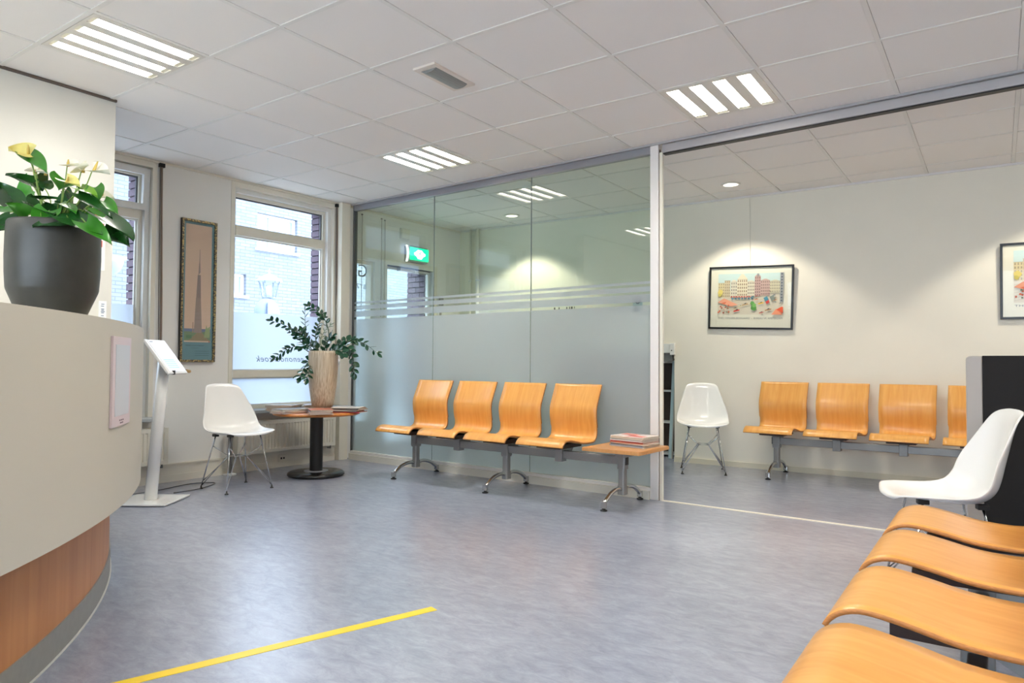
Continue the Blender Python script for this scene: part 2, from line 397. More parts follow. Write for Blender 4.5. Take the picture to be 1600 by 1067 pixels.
# ------------------------------------------------------------------ glass partition
pw = B(); box(pw, -5.523, -5.505, .006, .05, 0, H-.01)
wp = struct('wall_partition', pw, DKALU, MP)
rb = B(); box(rb, -5.505, -2.12, 0, .05, 2.578, H-.008, bev=.004); obj('top_rail', rb, ALU, wp)
rb = B(); box(rb, -2.03, 3.0, 0, .07, 2.572, H-.012, bev=.004); obj('top_rail', rb, mat('rail_grey_light', (184, 180, 180), .4, metal=.3), wp)
rb = B(); box(rb, -2.03, 3.0, .012, .06, 2.564, 2.572); obj('rail_seal', rb, BLACK, wp)
obj('post', bx(-2.122, -2.056, -.012, .05, 0, H-.008, bev=.003), ALUL, wp)
obj('post_seal', bx(-2.056, -2.05, .0, .02, 0, 2.60), mat('seal_brown', (96, 78, 64), .6), wp)
obj('door_jamb', bx(-2.05, -2.028, -.004, .022, 0, 2.575, bev=.002), CREAM, wp)
obj('base_rail', bx(-5.505, -2.122, -.03, .07, 0, .062), CREAM, wp)
obj('base_profile', bx(-5.505, -2.122, -.012, .06, .062, .088, bev=.004), ALUL, wp)
PX = (-5.503, -4.372, -3.240, -2.124)
for a, b in zip(PX, PX[1:]):
    g = obj('glass_pane', bx(a+.002, b-.002, .018, .028, .088, 2.58), GLASSP, wp)
    for z0, z1 in ((.090, 1.4432), (1.4676, 1.5277), (1.5461, 1.5848), (1.6039, 1.6247)):
        obj('frosted_film', bx(a+.004, b-.004, .0166, .0174, z0, z1), FILM, g)
for x in PX[1:3]:
    obj('glass_joint', bx(x-.002, x+.002, .018, .028, .088, 2.58), mat('joint_grey', (120, 130, 128), .4), wp)

# ------------------------------------------------------------------ windows
def bricks(parent, y, x0, x1, z0, z1, course=.0655, sgn=-1, nx=1):
    """a reveal of single bricks standing proud of the mortar"""
    z = z0; k = 0
    base = {}
    while z < z1-.01:
        w_ = (x1-x0)/nx
        offs = [(x0+i*w_+.003, x0+(i+1)*w_-.003) for i in range(nx)] if (k % 2 == 0 or nx == 1) else [(x0+.003, x0+w_*.5-.003)] + [(x0+w_*(i+.5)+.003, x0+w_*(i+1.5)-.003) for i in range(nx-1)] + [(x1-w_*.5+.003, x1-.003)]
        for a, b in offs:
            d = random.uniform(0, .004)
            key = (round(b-a, 3))
            if key not in base:
                q = bx(-key/2, key/2, -.024, 0, 0, course-.011, bev=.0); me = bpy.data.meshes.new('brick'); q.to_mesh(me); q.free(); base[key] = me
            obj('brick', base[key], PURPLE, parent, Matrix.Translation(((a+b)/2, y+d, z)))
        z += course; k += 1
def window(n, a, zb, transom, lowbar, open_sash=False):
    y0, y1 = a; zt = ZT
    f = B()
    xo, xi = -.135, -.085       # frame depth
    box(f, xo, xi, y0, y0+.075, zb, zt); box(f, xo, xi, y1-.085, y1, zb, zt)
    box(f, xo, xi, y0+.075, y1-.085, zt-.085, zt); box(f, xo, xi, y0+.075, y1-.085, zb, zb+.03)
    box(f, xo, xi+.02, y0+.075, y1-.085, transom[0], transom[1])
    if lowbar: box(f, xo, xi, y0+.075, y1-.085, lowbar[0], lowbar[1])
    o = struct('window_%d' % n, f, CREAM, MW)
    # stepped lining and casing
    l = B(); box(l, xi, -.04, y1-.055, y1, zb, zt); box(l, xi, -.04, y0, y0+.05, zb, zt); box(l, xi, -.04, y0+.05, y1-.055, zt-.055, zt)
    obj('lining', l, WHITEP, o)
    l = B(); box(l, -.04, .006, y1-.016, y1+.02, zb, zt+.03); box(l, -.04, .006, y0-.02, y0+.016, zb, zt+.03); box(l, -.04, .006, y0+.016, y1-.016, zt-.016, zt+.03)
    obj('casing', l, CREAM, o)
    bs = [zb+.03] + (list(lowbar) if lowbar else []) + list(transom) + [zt-.085]
    for i in range(0, len(bs), 2):
        g = obj('window_pane', bx(-.118, -.112, y0+.075, y1-.085, bs[i], bs[i+1]), GLASSW, o)
        s = B(); d = .012
        Y0, Y1, Z0, Z1 = y0+.075, y1-.085, bs[i], bs[i+1]
        for q in ((Y0, Y0+d, Z0, Z1), (Y1-d, Y1, Z0, Z1), (Y0+d, Y1-d, Z0, Z0+d), (Y0+d, Y1-d, Z1-d, Z1)): box(s, -.124, -.106, *q)
        obj('glazing_bead', s, DKALU if i == len(bs)-2 else WHITEP, o)
        ztop = min(bs[i+1], 1.458)
        if ztop > bs[i]: obj('frosted_film', bx(-.1105, -.1095, y0+.085, y1-.097, bs[i]+.005, ztop), FILMW, g)
    obj('window_sill', bx(-.09, .14, y0-.02, y1+.02, zb-.03, zb, bev=.006), mat('sill_grey', (176, 182, 182), .35), o)
    return o
w2 = window(2, W2, .56, (2.160, 2.247), (.852, .916))
w1 = window(1, W1, .545, (2.160, 2.232), (.845, .905))
bricks(w2, W2[1]-.055, -.285, -.155, .47, 2.56)
bricks(w1, W1[1]-.055, -.285, -.155, .47, 2.56)
# inner tilted transom sash of the first window
s = B(); Y0, Y1, Z0, Z1 = W1[0]+.05, W1[1]-.02, 2.235, 2.575
for q in ((Y0, Y0+.05, Z0, Z1), (Y1-.05, Y1, Z0, Z1), (Y0+.05, Y1-.05, Z0, Z0+.05), (Y0+.05, Y1-.05, Z1-.05, Z1)): box(s, -.02, .02, *q)
obj('transom_sash', s, WHITEP, w1, Matrix.Translation((-.062, 0, 2.235)) @ Matrix.Rotation(.06, 4, 'Y') @ Matrix.Translation((0, 0, -2.235)))
# mirrored lettering on the outside of the second window
tm = text_mesh('genonderzoek', .066, .0003, shear=.3, spacing=1.12)
tw = [v.co.x for v in tm.vertices]; sc = .55/(max(tw)-min(tw))
o = obj('window_lettering', tm, mat('letter_grey', (122, 138, 158), .5), w2, Matrix.Translation((-.108, 4.305, 1.0)) @ Matrix(((0, 0, -1, 0), (-1, 0, 0, 0), (0, 1, 0, 0), (0, 0, 0, 1))) @ Matrix.Scale(sc, 4))

# sidelight with its lettering, exit door
f = B(); box(f, -.12, -.03, SL[0], SL[0]+.02, .3, 2.10); box(f, -.12, -.03, SL[1]-.03, SL[1], .3, 2.10); box(f, -.12, -.03, SL[0]+.02, SL[1]-.03, 2.06, 2.10); box(f, -.12, -.03, SL[0]+.02, SL[1]-.03, .3, .36)
w3 = struct('window_3', f, CREAM, MW)
g = obj('window_pane', bx(-.098, -.092, SL[0]+.02, SL[1]-.03, .36, 2.06), GLASSW, w3)
tm = text_mesh('BYZA', .075, .0003, spacing=1.15); tw = [v.co.x for v in tm.vertices]; sc = .20/(max(tw)-min(tw))
MIR = Matrix(((0, 0, -1, 0), (-1, 0, 0, 0), (0, 1, 0, 0), (0, 0, 0, 1)))
obj('window_lettering', tm, mat('letter_dim', (158, 172, 178), .5), w3, Matrix.Translation((-.090, 5.255, 1.80)) @ MIR @ Matrix.Scale(sc, 4))
tm = text_mesh('G', .2, .0003); obj('window_lettering', tm, M['letter_dim'], w3, Matrix.Translation((-.090, 5.30, 1.93)) @ MIR)
d = B(); box(d, -.12, .012, DR[0]-.05, DR[0], 0, 2.15); box(d, -.12, .012, DR[1], DR[1]+.05, 0, 2.15); box(d, -.12, .012, DR[0], DR[1], 2.09, 2.15)
dr = struct('door_1', d, CREAM, MW)
lf = B(); y0, y1 = DR[0]+.005, DR[1]-.005
for q in ((y0, y0+.03, .01, 2.085), (y1-.03, y1, .01, 2.085), (y0+.03, y1-.03, .01, .12), (y0+.03, y1-.03, 2.055, 2.085)): box(lf, -.10, -.06, *q)
lo = obj('door_leaf', lf, WHITEP, dr)
obj('door_pane', bx(-.083, -.077, y0+.03, y1-.03, .12, 2.055), GLASSW, lo)
obj('door_closer', bx(-.06, .0, 5.78, 6.02, 2.045, 2.085, bev=.006), STEEL, dr)
c_ = B(); tube(c_, [(-.03, 5.98, 2.045), (-.0, 6.12, 2.035), (-.05, 6.24, 2.05)], .007); obj('closer_arm', c_, STEEL, dr)
hb = B(); tube(hb, [(-.06, y0+.1, 1.02), (-.02, y0+.1, 1.02), (-.02, y0+.2, 1.02)], .01); obj('door_handle', hb, CHROME, dr)
bricks(dr, DR[1]-.003, -.42, -.13, .02, 2.1, nx=2)
obj('reveal_core', bx(-.425, -.141, DR[1]-.006, DR[1]+.02, -.1, 2.2), MORTAR, dr)

# ------------------------------------------------------------------ the street outside
struct('ground', bx(-30, -6.07, -30, 40, -.25, -.15), STONE)
bd = empty('building', (-12, 0, -.15), 0, 'white painted brick building across the street, seen through the windows', 'building')
wall = B()
FW = [(8.40, 9.36, 3.40, 4.10), (7.55, 8.17, 2.42, 2.84), (4.2, 5.2, 3.4, 4.1), (14.0, 15.2, 3.4, 4.1), (-2.5, -1.3, 3.3, 4.0), (-4.5, -3.2, .3, 2.6)]
ys = sorted({-25, 35} | {v for q in FW for v in q[:2]}); zs = sorted({0, 5.2} | {v for q in FW for v in q[2:]})
for i in range(len(ys)-1):
    for j in range(len(zs)-1):
        ym, zm = (ys[i]+ys[i+1])/2, (zs[j]+zs[j+1])/2
        if any(q[0] < ym < q[1] and q[2] < zm < q[3] for q in FW): continue
        box(wall, -.25, 0, ys[i], ys[i+1], zs[j], zs[j+1])
bmesh.ops.remove_doubles(wall, verts=wall.verts, dist=1e-5)
obj('facade_wall', wall, WBRICK, bd)
obj('facade_back', bx(-6, -.26, -25, 35, 0, 5.1), mat('building_core', (90, 96, 104), .9), bd)
SKYG = mat('sky_lit_glass', (150, 170, 200), .08, spec=1.0, metal=.4)
for y0, y1, z0, z1 in FW:
    f = B(); t = .05
    for q in ((y0, y0+t, z0, z1), (y1-t, y1, z0, z1), (y0+t, y1-t, z0, z0+t), (y0+t, y1-t, z1-t, z1)): box(f, -.16, -.08, *q)
    ym = y0+(y1-y0)*.38
    if y1-y0 > .8: box(f, -.16, -.08, ym-.03, ym+.03, z0+t, z1-t)
    fo = obj('window', f, mat('facade_frame', (238, 240, 244), .5), bd)
    obj('pane', bx(-.13, -.12, y0+t, y1-t, z0+t, z1-t), SKYG, fo)
    obj('window_ledge', bx(-.08, .05, y0-.04, y1+.04, z0-.05, z0), M['facade_frame'], fo)
# street lamp with lantern head
sl = empty('street_lamp', (-9, 6.52, -.15), 0, 'old-fashioned street lantern on a pole outside the window behind the potted plant', 'street lamp')
b = B(); tube(b, [(0, 0, 0), (0, 0, 2.10)], .03, 12); obj('pole', b, ROOFG, sl)
b = B(); lathe(b, [(0, 2.10), (.10, 2.10), (.10, 2.12), (0, 2.12)], 6); obj('lantern_base', b, ROOFG, sl)
for k in range(6):
    a = k*PI/3; b = B(); tube(b, [(.095*math.cos(a), .095*math.sin(a), 2.11), (.15*math.cos(a), .15*math.sin(a), 2.36)], .006, 5); obj('lantern_bar', b, ROOFG, sl)
b = B(); lathe(b, [(.09, 2.12), (.145, 2.355)], 6); obj('lantern_glass', b, GLASSW, sl)
b = B(); lathe(b, [(0, 2.12), (.04, 2.13), (.045, 2.26), (.03, 2.30), (0, 2.31)], 12); obj('lantern_bulb', b, mat('frosted_bulb', (235, 238, 242), .4), sl)
b = B(); lathe(b, [(.19, 2.355), (.195, 2.365), (.10, 2.43), (.04, 2.46), (.015, 2.47), (.012, 2.50), (.022, 2.515), (.008, 2.53), (0, 2.56)], 24); lathe(b, [(0, 2.36), (.19, 2.355)], 24); obj('lantern_roof', b, mat('lantern_roof_mat', (196, 204, 216), .5), sl)
rs = empty('road_sign', (-8.8, 6.38, -.15), 0, 'round road sign seen from behind, below the street lantern outside', 'sign')
b = B(); tube(b, [(0, 0, 0), (0, 0, 2.02)], .025, 10); obj('pole', b, ROOFG, rs)
b = bmesh.new(); lathe(b, [(0, -.006), (.22, -.006), (.22, .006), (0, .006)], 40); bmesh.ops.transform(b, matrix=T(-.035, 0, 1.86, ry=PI/2), verts=b.verts); obj('sign_disc', b, mat('sign_back_grey', (132, 146, 172), .5), rs)
b = bx(-.028, -.026, -.20, -.14, 1.80, 1.83); obj('sticker', b, mat('sticker_pale', (226, 232, 240), .5), rs)
wl_ = empty('wall_lamp', (-9.0, 4.22, -.15), 0, 'dome-shaped lamp on a post outside the left window', 'street lamp')
b = B(); lathe(b, [(0, 2.20), (.06, 2.21), (.12, 2.27), (.15, 2.36), (.155, 2.44), (.10, 2.45), (0, 2.46)], 24); obj('lamp_bowl', b, mat('bowl_grey', (168, 178, 196), .4), wl_)
b = B(); tube(b, [(0, 0, 0), (0, -.25, 0.01), (0, -.25, 2.55), (0, -.02, 2.55), (0, 0, 2.45)], .02, 8); obj('post', b, ROOFG, wl_)
b = B(); tube(b, [(0, .14, 2.42), (0, .2, 2.44)], .018, 8); obj('clamp', b, M['facade_frame'], wl_)

# ------------------------------------------------------------------ ceiling luminaires
def fixture(c, r, label):
    x0, y0 = GX+c*.6, OY+r*DY
    t = empty('ceiling_light', (x0+.3, y0+DY/2, H), 0, label, 'ceiling light', 'recessed office lights in the ceiling grid')
    h = B(); a = .285
    # housing: frame with the slots left open, box above
    xs = [-.285]; 
    for k in range(4):
        cx = -.2115+k*.141; xs += [cx-.037, cx+.037]
    xs.append(.285)
    for i in range(0, len(xs), 2): box(h, xs[i], xs[i+1], -a, a, -.001, .012)
    for i in range(1, len(xs)-1, 2):
        box(h, xs[i], xs[i+1], -a, -a+.015, -.001, .012); box(h, xs[i], xs[i+1], a-.015, a, -.001, .012)
    obj('housing', h, FIXM, t)
    obj('housing_box', bx(-a, a, -a, a, .022, .029), WHITEP, t)
    for k in range(4):
        cx = -.2115+k*.141
        obj('light_strip', bx(cx-.036, cx+.036, -a+.04, a-.04, .010, .018), TUBE, t)
        for ya, yb in ((-a+.015, -a+.04), (a-.04, a-.015)):
            obj('reflector_end', bx(cx-.036, cx+.036, ya, yb, .004, .018), mat('reflector_end_mat', (236, 232, 210), .3, metal=.2), t)
    return t
FL = {(-3, -1): 'four-strip ceiling light above the reception desk, top left', (-3, 3): 'four-strip ceiling light near the far end of the glass partition',
      (1, 3): 'four-strip ceiling light above the open end of the glass partition'}
FL.update({(1, -1): 'four-strip ceiling light added directly over the camera, out of frame', (5, -1): 'four-strip ceiling light added right of the camera, out of frame', (5, 3): 'four-strip ceiling light added beyond the right frame edge, near the partition line',
    (-3, -5): 'four-strip ceiling light added behind the camera on the desk side', (1, -5): 'four-strip ceiling light added behind the camera, near the added rear window'})  # unseen lights continuing the grid spacing, added to even out the room light
for q in sorted(FIX):
    if q in FL: fixture(*q, FL[q])
def downlight(x, y, label):
    t = empty('downlight', (x, y, H), 0, label, 'ceiling light', 'round downlights along the far wall')
    b = B(); lathe(b, [(.066, .002), (.085, .0), (.088, -.006), (.084, -.009), (.066, -.008)], 32); obj('trim_ring', b, BAR, t)
    b = B(); lathe(b, [(0, -.0035), (.066, -.0035), (.066, .001), (0, .001)], 32); obj('lens', b, emit('downlight_lens', (250, 246, 232), 1.6), t)
    for k in range(3):
        b = B(); box(b, -.06, .06, -.0015, .0015, -.008, -.0045); obj('reflector_vane', b, WHITEP, t, T(rz=k*PI/3))
    ld = bpy.data.lights.new('downlight_lamp', 'SPOT'); ld.energy = SPOT; ld.color = (1, .93, .78); ld.spot_size = math.radians(108); ld.spot_blend = .28; ld.shadow_soft_size = .06
    lo = bpy.data.objects.new('downlight_lamp', ld); COL.objects.link(lo); lo.parent = t; lo.location = (0, 0, -.03)
downlight(-4.43, 6.35, 'round downlight seen through the glass partition')
downlight(-1.98, 6.33, 'round downlight over the white chair by the far wall')
downlight(.46, 6.31, 'round downlight above the right-hand picture, out of frame')
downlight(2.9-.3, 6.3, 'round downlight at the far right end of the back room, out of frame')
t = empty('emergency_light', (-2.59, 3.03, H), 0, 'rectangular unlit emergency light recessed in a ceiling tile', 'ceiling light')
b = B()
for q in ((-.08, -.056, -.18, .18), (.056, .08, -.18, .18), (-.056, .056, -.18, -.14), (-.056, .056, .14, .18)): box(b, *q, -.007, .004)
obj('frame', b, mat('warm_plastic', (226, 216, 204), .4), t)
b = B(); P = [(.056*math.cos(a), -.022*math.sin(a)) for a in [PI*i/8 for i in range(9)]]
va = [b.verts.new((x, -.14, z)) for x, z in P]; vb = [b.verts.new((x, .14, z)) for x, z in P]
for i in range(8): b.faces.new((va[i], va[i+1], vb[i+1], vb[i]))
b.faces.new(va); b.faces.new(vb[::-1]); b.faces.new((va[0], va[-1], vb[-1], vb[0]))
obj('lens_cover', b, mat('ribbed_lens', (138, 140, 138), .3, bump=.6, bscale=260), t)
b = B(); box(b, -.03, -.018, .142, .148, -.012, -.007); box(b, -.004, .006, .142, .148, -.012, -.007); obj('catch', b, BLACK, t)

# ------------------------------------------------------------------ exit sign, pipes, small fittings on the far window wall
es = empty('exit_sign', (0, 0, 0), 0, 'green illuminated emergency exit sign above the glass door', 'sign')
es.matrix_world = MW @ T(.10, 5.985, 2.245)
b = B(); box(b, -.10, -.012, -.15, .15, -.09, .09, bev=.006); obj('housing', b, mat('sign_case', (150, 150, 146), .4), es)
b = bx(-.010, .004, -.148, .148, -.072, .072, bev=.003); obj('lit_face', b, emit('exit_green', (0, 190, 130), 1.4), es)
b = B(); box(b, .0045, .006, -.075, .075, -.03, .03)
P = [(-.03, .045), (.03, .045), (.09, .0), (.03, -.05), (-.03, -.05), (-.09, .0)]
b = B(); prism(b, [(.06, .026), (.03, .05), (-.03, .05), (-.06, .026), (-.092, .012), (-.092, -.008), (-.05, -.03), (-.03, -.055), (.03, -.055), (.05, -.03), (.092, -.008), (.092, .012)], 0, .0012); bmesh.ops.transform(b, matrix=T(.0045, 0, 0) @ Matrix(((0, 0, 1, 0), (1, 0, 0, 0), (0, 1, 0, 0), (0, 0, 0, 1))), verts=b.verts); obj('pictogram_glow', b, emit('exit_white', (215, 255, 240), 2.0), es)
# running figure, arrow and door of the pictogram
b = B(); lathe(b, [(0, 0), (.008, 0), (.008, .001), (0, .001)], 12, (.012, .026)); 
for poly in ([(-.004, .018), (.010, .018), (.006, -.004), (-.006, -.004)], [(-.006, -.004), (.002, -.004), (.014, -.020), (.010, -.026)], [(-.002, -.002), (-.006, -.006), (-.022, -.018), (-.020, -.024)], [(.008, .016), (.024, .006), (.022, .002), (.008, .010)], [(-.004, .016), (-.018, .004), (-.015, .0), (-.002, .010)]):
    prism(b, poly, 0, .001)
bmesh.ops.transform(b, matrix=T(.0060, 0, 0) @ Matrix(((0, 0, 1, 0), (1, 0, 0, 0), (0, 1, 0, 0), (0, 0, 0, 1))), verts=b.verts); obj('pictogram', b, M['exit_green'], es)
b = B(); cv = [(-.05+.022*math.sin(PI*i/8), -.095+.19*i/8) for i in range(9)]
prism(b, [(x+.014, z) for x, z in cv]+[(x, z) for x, z in cv[::-1]], -.176, -.153); bmesh.ops.transform(b, matrix=Matrix(((1, 0, 0, 0), (0, 0, 1, 0), (0, 1, 0, 0), (0, 0, 0, 1))), verts=b.verts)
obj('side_lens', b, emit('side_lens_lit', (255, 255, 255), .7), es)
for k, (x, r) in enumerate(((-5.335, .013), (-5.225, .022))):
    p = empty('heating_pipe', (0, 0, 0), 0, ('thin' if k == 0 else 'thick') + ' vertical white heating pipe in the far left corner', 'pipe'); p.matrix_world = MB @ T(x, -.05, 0)
    b = B(); tube(b, [(0, 0, 0), (0, 0, H)], r, 12); obj('pipe_run', b, CREAM, p)
    b = B(); lathe(b, [(r, 0), (r+.02, 0), (r+.02, .008), (r, .01)], 16); lathe(b, [(r, 2.0), (r+.006, 2.0), (r+.006, 2.02), (r, 2.02)], 16); obj('collar', b, WHITEP, p)
t = empty('door_control', (0, 0, 0), 0, 'narrow wall-mounted door control strip right of the exit door', 'control panel'); t.matrix_world = MW @ T(.0, 6.44, 1.45)
obj('back_plate', bx(0, .012, -.045, .045, -.35, .35), WHITEP, t); obj('cover', bx(.012, .04, -.03, .03, .24, .33, bev=.004), STEEL, t)
obj('strip', bx(.012, .022, -.012, .012, -.33, .23), STEEL, t); obj('button', bx(.022, .03, -.008, .008, -.02, .02), BLACK, t)
t = empty('access_box', (0, 0, 0), 0, 'small square cream junction box high on the wall above the exit door', 'box'); t.matrix_world = MW @ T(.0, 5.83, 2.47)
obj('box_body', bx(0, .03, -.07, .07, -.06, .06, bev=.004), CREAM, t); obj('box_lid', bx(.03, .034, -.06, .06, -.05, .05), CREAM, t)
for k, (y, z1, l) in enumerate(((5.20, 2.58, 'left'), (5.48, 2.58, 'middle'), (5.53, 2.57, 'right'))):
    t = empty('hanging_wire', (0, 0, 0), 0, 'thin vertical wire on the far window wall, %s one of three' % l, 'wire'); t.matrix_world = MW @ T(.012, y, 0)
    b = B(); tube(b, [(0, 0, z1), (0, 0, 1.5)], .003, 6); obj('wire_run', b, mat('wire_grey', (150, 146, 128), .5), t)
    obj('hook', bx(-.012, .006, -.006, .006, z1, z1+.012), DKALU if k == 0 else STEEL, t)
# brown roller guides beside the windows
for y, zb, l in ((3.045, .62, 'beside the left window'), (4.858, .9, 'beside the window next to the partition')):
    t = empty('blind_cord', (0, 0, 0), 0, 'brown vertical blind cord ' + l, 'cord'); t.matrix_world = MW @ T(.016, y, 0)
    b = B(); pts = [(0, 0, 2.60), (.0, .006, 2.2), (0, .018, 1.6), (0, .026, 1.0), (0, .03, zb)]; tube(b, pts, .0085, 8); obj('cord_run', b, mat('cord_brown', (142, 122, 108), .6), t)
    b = B(); tube(b, [(0, -.012, 2.60), (.0, -.004, 1.6), (0, .016, zb)], .004, 6); obj('cord_run', b, mat('cord_grey', (126, 120, 116), .6), t)
    obj('bracket', bx(-.012, .014, -.022, .022, 2.60, 2.632), BLACK, t)
t = empty('wall_dome', (0, 0, 0), 0, 'small white round wall fitting behind the patterned vase', 'switch'); t.matrix_world = MW @ T(0, 4.912, 1.0)
# the dome sits on the near face of the pilaster
b = B(); lathe(b, [(.035, 0), (.033, .012), (.02, .02), (0, .022)], 20); bmesh.ops.transform(b, matrix=T(.045, -.044, 0, rx=PI/2), verts=b.verts); obj('dome', b, WHITEP, t)

# ------------------------------------------------------------------ radiators
def radiator(y0, y1, z0, z1, label):
    t = empty('radiator', (0, 0, 0), 0, label, 'radiator', 'panel radiators under the windows'); t.matrix_world = MW @ T(0, 0, 0)
    x1 = .115
    b = B(); n = int((y1-y0-.06)/.033)
    # fluted face as one sheet
    cols = [(y0, x1-.004), (y0+.006, x1)]
    for i in range(n):
        c = y0+.03+(i+.5)*((y1-y0-.06)/n); cols += [(c-.012, x1), (c-.007, x1-.010), (c+.007, x1-.010), (c+.012, x1)]
    cols += [(y1-.006, x1), (y1, x1-.004)]
    rows = [z0, z0+.028, z0+.040, z1-.040, z1-.028, z1]
    G = []
    for j, z in enumerate(rows):
        G.append([b.verts.new(((x if (2 <= j <= 3) else x1 if x > x1-.02 and x != x1-.004 else x), y, z)) for y, x in cols])
    for j in range(5):
        for i in range(len(cols)-1): b.faces.new((G[j][i], G[j][i+1], G[j+1][i+1], G[j+1][i]))
    obj('front_panel', b, WHITEP if False else CREAM, t)
    obj('back_panel', bx(.03, .05, y0, y1, z0, z1), CREAM, t)
    obj('side_cover', bx(.03, x1-.006, y0-.001, y0+.002, z0, z1), CREAM, t); obj('side_cover', bx(.03, x1-.006, y1-.002, y1+.001, z0, z1), CREAM, t)
    g = B()
    k = int((y1-y0)/.02)
    for i in range(k): yy = y0+(i+.5)*(y1-y0)/k; box(g, .035, x1-.004, yy-.003, yy+.003, z1-.006, z1+.001)
    box(g, .03, .036, y0, y1, z1-.006, z1+.003); box(g, x1-.008, x1, y0, y1, z1-.004, z1+.003)
    obj('top_grille', g, CREAM, t)
    b = B(); tube(b, [(.07, y1-.03, z0+.02), (.07, y1-.03, z0-.03), (.02, y1-.03, z0-.03)], .008); obj('bracket', b, STEEL, t)
    return t
radiator(3.72, 4.80, .165, .455, 'long white panel radiator under the window behind the round table')
radiator(1.95, 3.10, .165, .455, 'white panel radiator under the left window, behind the kiosk stand')
t = empty('radiator_pipe', (0, 0, 0), 0, 'grey radiator feed pipe with white floor collar behind the white chair', 'pipe'); t.matrix_world = MW @ T(.09, 3.66, 0)
b = B(); tube(b, [(0, 0, 0), (0, 0, .39), (0, .028, .42)], .02, 12); obj('pipe_run', b, mat('pipe_grey', (140, 138, 134), .4), t)
b = B(); lathe(b, [(.02, 0), (.055, 0), (.055, .012), (.02, .02)], 20); obj('floor_collar', b, WHITEP, t)
t = empty('wall_socket', (0, 0, 0), 0, 'double wall socket on the baseboard left of the round table', 'socket'); t.matrix_world = MW @ T(.03, 4.235, .085)
obj('plate', bx(-.01, .008, -.045, .045, -.034, .034, bev=.003), CREAM, t)
for s in (-1, 1): obj('socket_hole', bx(.0075, .009, s*.014-.008, s*.014+.008, -.009, .009), BLACK, t)

# ------------------------------------------------------------------ reception desk
DC = (-5.27, -1.92)
def arc_wall(bm, r0, r1, a0, a1, z0, z1, n=90):
    P = [(DC[0]+r1*math.cos(a), DC[1]+r1*math.sin(a)) for a in [a0+(a1-a0)*i/n for i in range(n+1)]]
    Q = [(DC[0]+r0*math.cos(a), DC[1]+r0*math.sin(a)) for a in [a0+(a1-a0)*i/n for i in range(n+1)]]
    vs = []
    for p, q in zip(P, Q): vs.append([bm.verts.new((*p, z0)), bm.verts.new((*p, z1)), bm.verts.new((*q, z1)), bm.verts.new((*q, z0))])
    for a, b in zip(vs, vs[1:]):
        for k in range(4):
            f = bm.faces.new((a[k], a[(k+1) % 4], b[(k+1) % 4], b[k])); f.smooth = True
    bm.faces.new(vs[0]); bm.faces.new(vs[-1][::-1]); return bm
A0, A1 = math.radians(2), math.radians(79.6)
dk = empty('reception_desk', (0, 0, 0), 0, 'curved reception desk with light grey front panel over a beech plinth', 'desk')
def flat(o):
    md = o.modifiers.new('edges', 'EDGE_SPLIT'); md.split_angle = math.radians(40); return o
flat(obj('front_panel', arc_wall(B(), 4.105, 4.127, A0, A1, .447, 1.152), DESKP, dk))
flat(obj('wood_plinth', arc_wall(B(), 3.97, 4.0, A0, A1-.01, .10, .70), DESKW, dk))
flat(obj('kick_plate', arc_wall(B(), 3.96, 4.006, A0, A1-.01, .004, .10), KICK, dk))
flat(obj('kick_bead', arc_wall(B(), 4.0, 4.012, A0, A1-.01, 0, .004), mat('bead_pale', (200, 200, 196), .4), dk))
flat(obj('desk_body', arc_wall(B(), 3.60, 3.965, A0, A1-.02, .0, 1.09), DESKP, dk))
flat(obj('countertop', arc_wall(B(), 3.55, 4.104, A0, A1-.02, 1.09, 1.115), mat('counter_grey', (196, 190, 176), .35), dk))
# leaflet frame on the curved panel
t = empty('leaflet_frame', (0, 0, 0), 0, 'pale pink-edged notice frame fixed on the curved desk front', 'sign')
a0, a1 = math.radians(49.75), math.radians(53.55)
flat(obj('backing', arc_wall(B(), 4.128, 4.136, a0, a1, .762, 1.092, 6), mat('frame_pink', (226, 208, 210), .35), t))
flat(obj('insert_sheet', arc_wall(B(), 4.136, 4.1375, a0+.008, a1-.008, .80, 1.062, 6), mat('sheet_grey', (214, 216, 220), .3), t))
am = (a0+a1)/2
for s_, z_ in (('RECEPTIE', .779), ('info', .769)):
    tm = text_mesh(s_, .012, .0003)
    mm = T(DC[0]+4.1365*math.cos(am), DC[1]+4.1365*math.sin(am), z_, rz=am+PI/2) @ Matrix.Rotation(PI/2, 4, 'X')
    # unreadable small print: thin dark strokes
b = B()
for i, (u, zz, l) in enumerate(((0, .782, .07), (0, .772, .05))):
    r_ = 4.1362; da = l/2/r_; k = 9
    for q in range(k):
        if q % 3 == 2: continue
        aa = am-da+2*da*q/k; arc_wall(b, r_, r_+.0004, aa, aa+1.6*da/k, zz-.0025, zz+.0025, 1)
obj('small_print', b, mat('print_mauve', (120, 96, 110), .5), t)
# notices on the wall behind the desk
t = empty('wall_poster', (-4.56, 2.02, 1.76), 0, 'white notice with red blocks on the wall behind the potted flowers', 'poster')
obj('sheet', bx(.0, .006, -.22, .085, -.20, .19), PAPER, t)
for y, z, h_ in ((-.11, .10, .05), (-.02, .10, .05), (-.12, -.005, .06), (-.03, -.02, .05), (.02, .04, .05), (-.19, .03, .05), (.012, -.055, .04), (-.075, -.06, .04)): obj('red_block', bx(.006, .0075, y, y+.055, z, z+h_), mat('poster_red', (222, 84, 60), .5), t)
obj('footer_mark', bx(.006, .0075, .02, .06, -.155, -.12), mat('footer_dark', (84, 70, 68), .5), t)
t = empty('wall_notice', (-4.56, 2.10, 1.31), 0, 'small white card with printed signs on the wall just above the desk edge', 'sign')
obj('card', bx(0, .004, -.022, .022, -.062, .062), mat('card_white', (236, 238, 240), .4), t)
b = B()
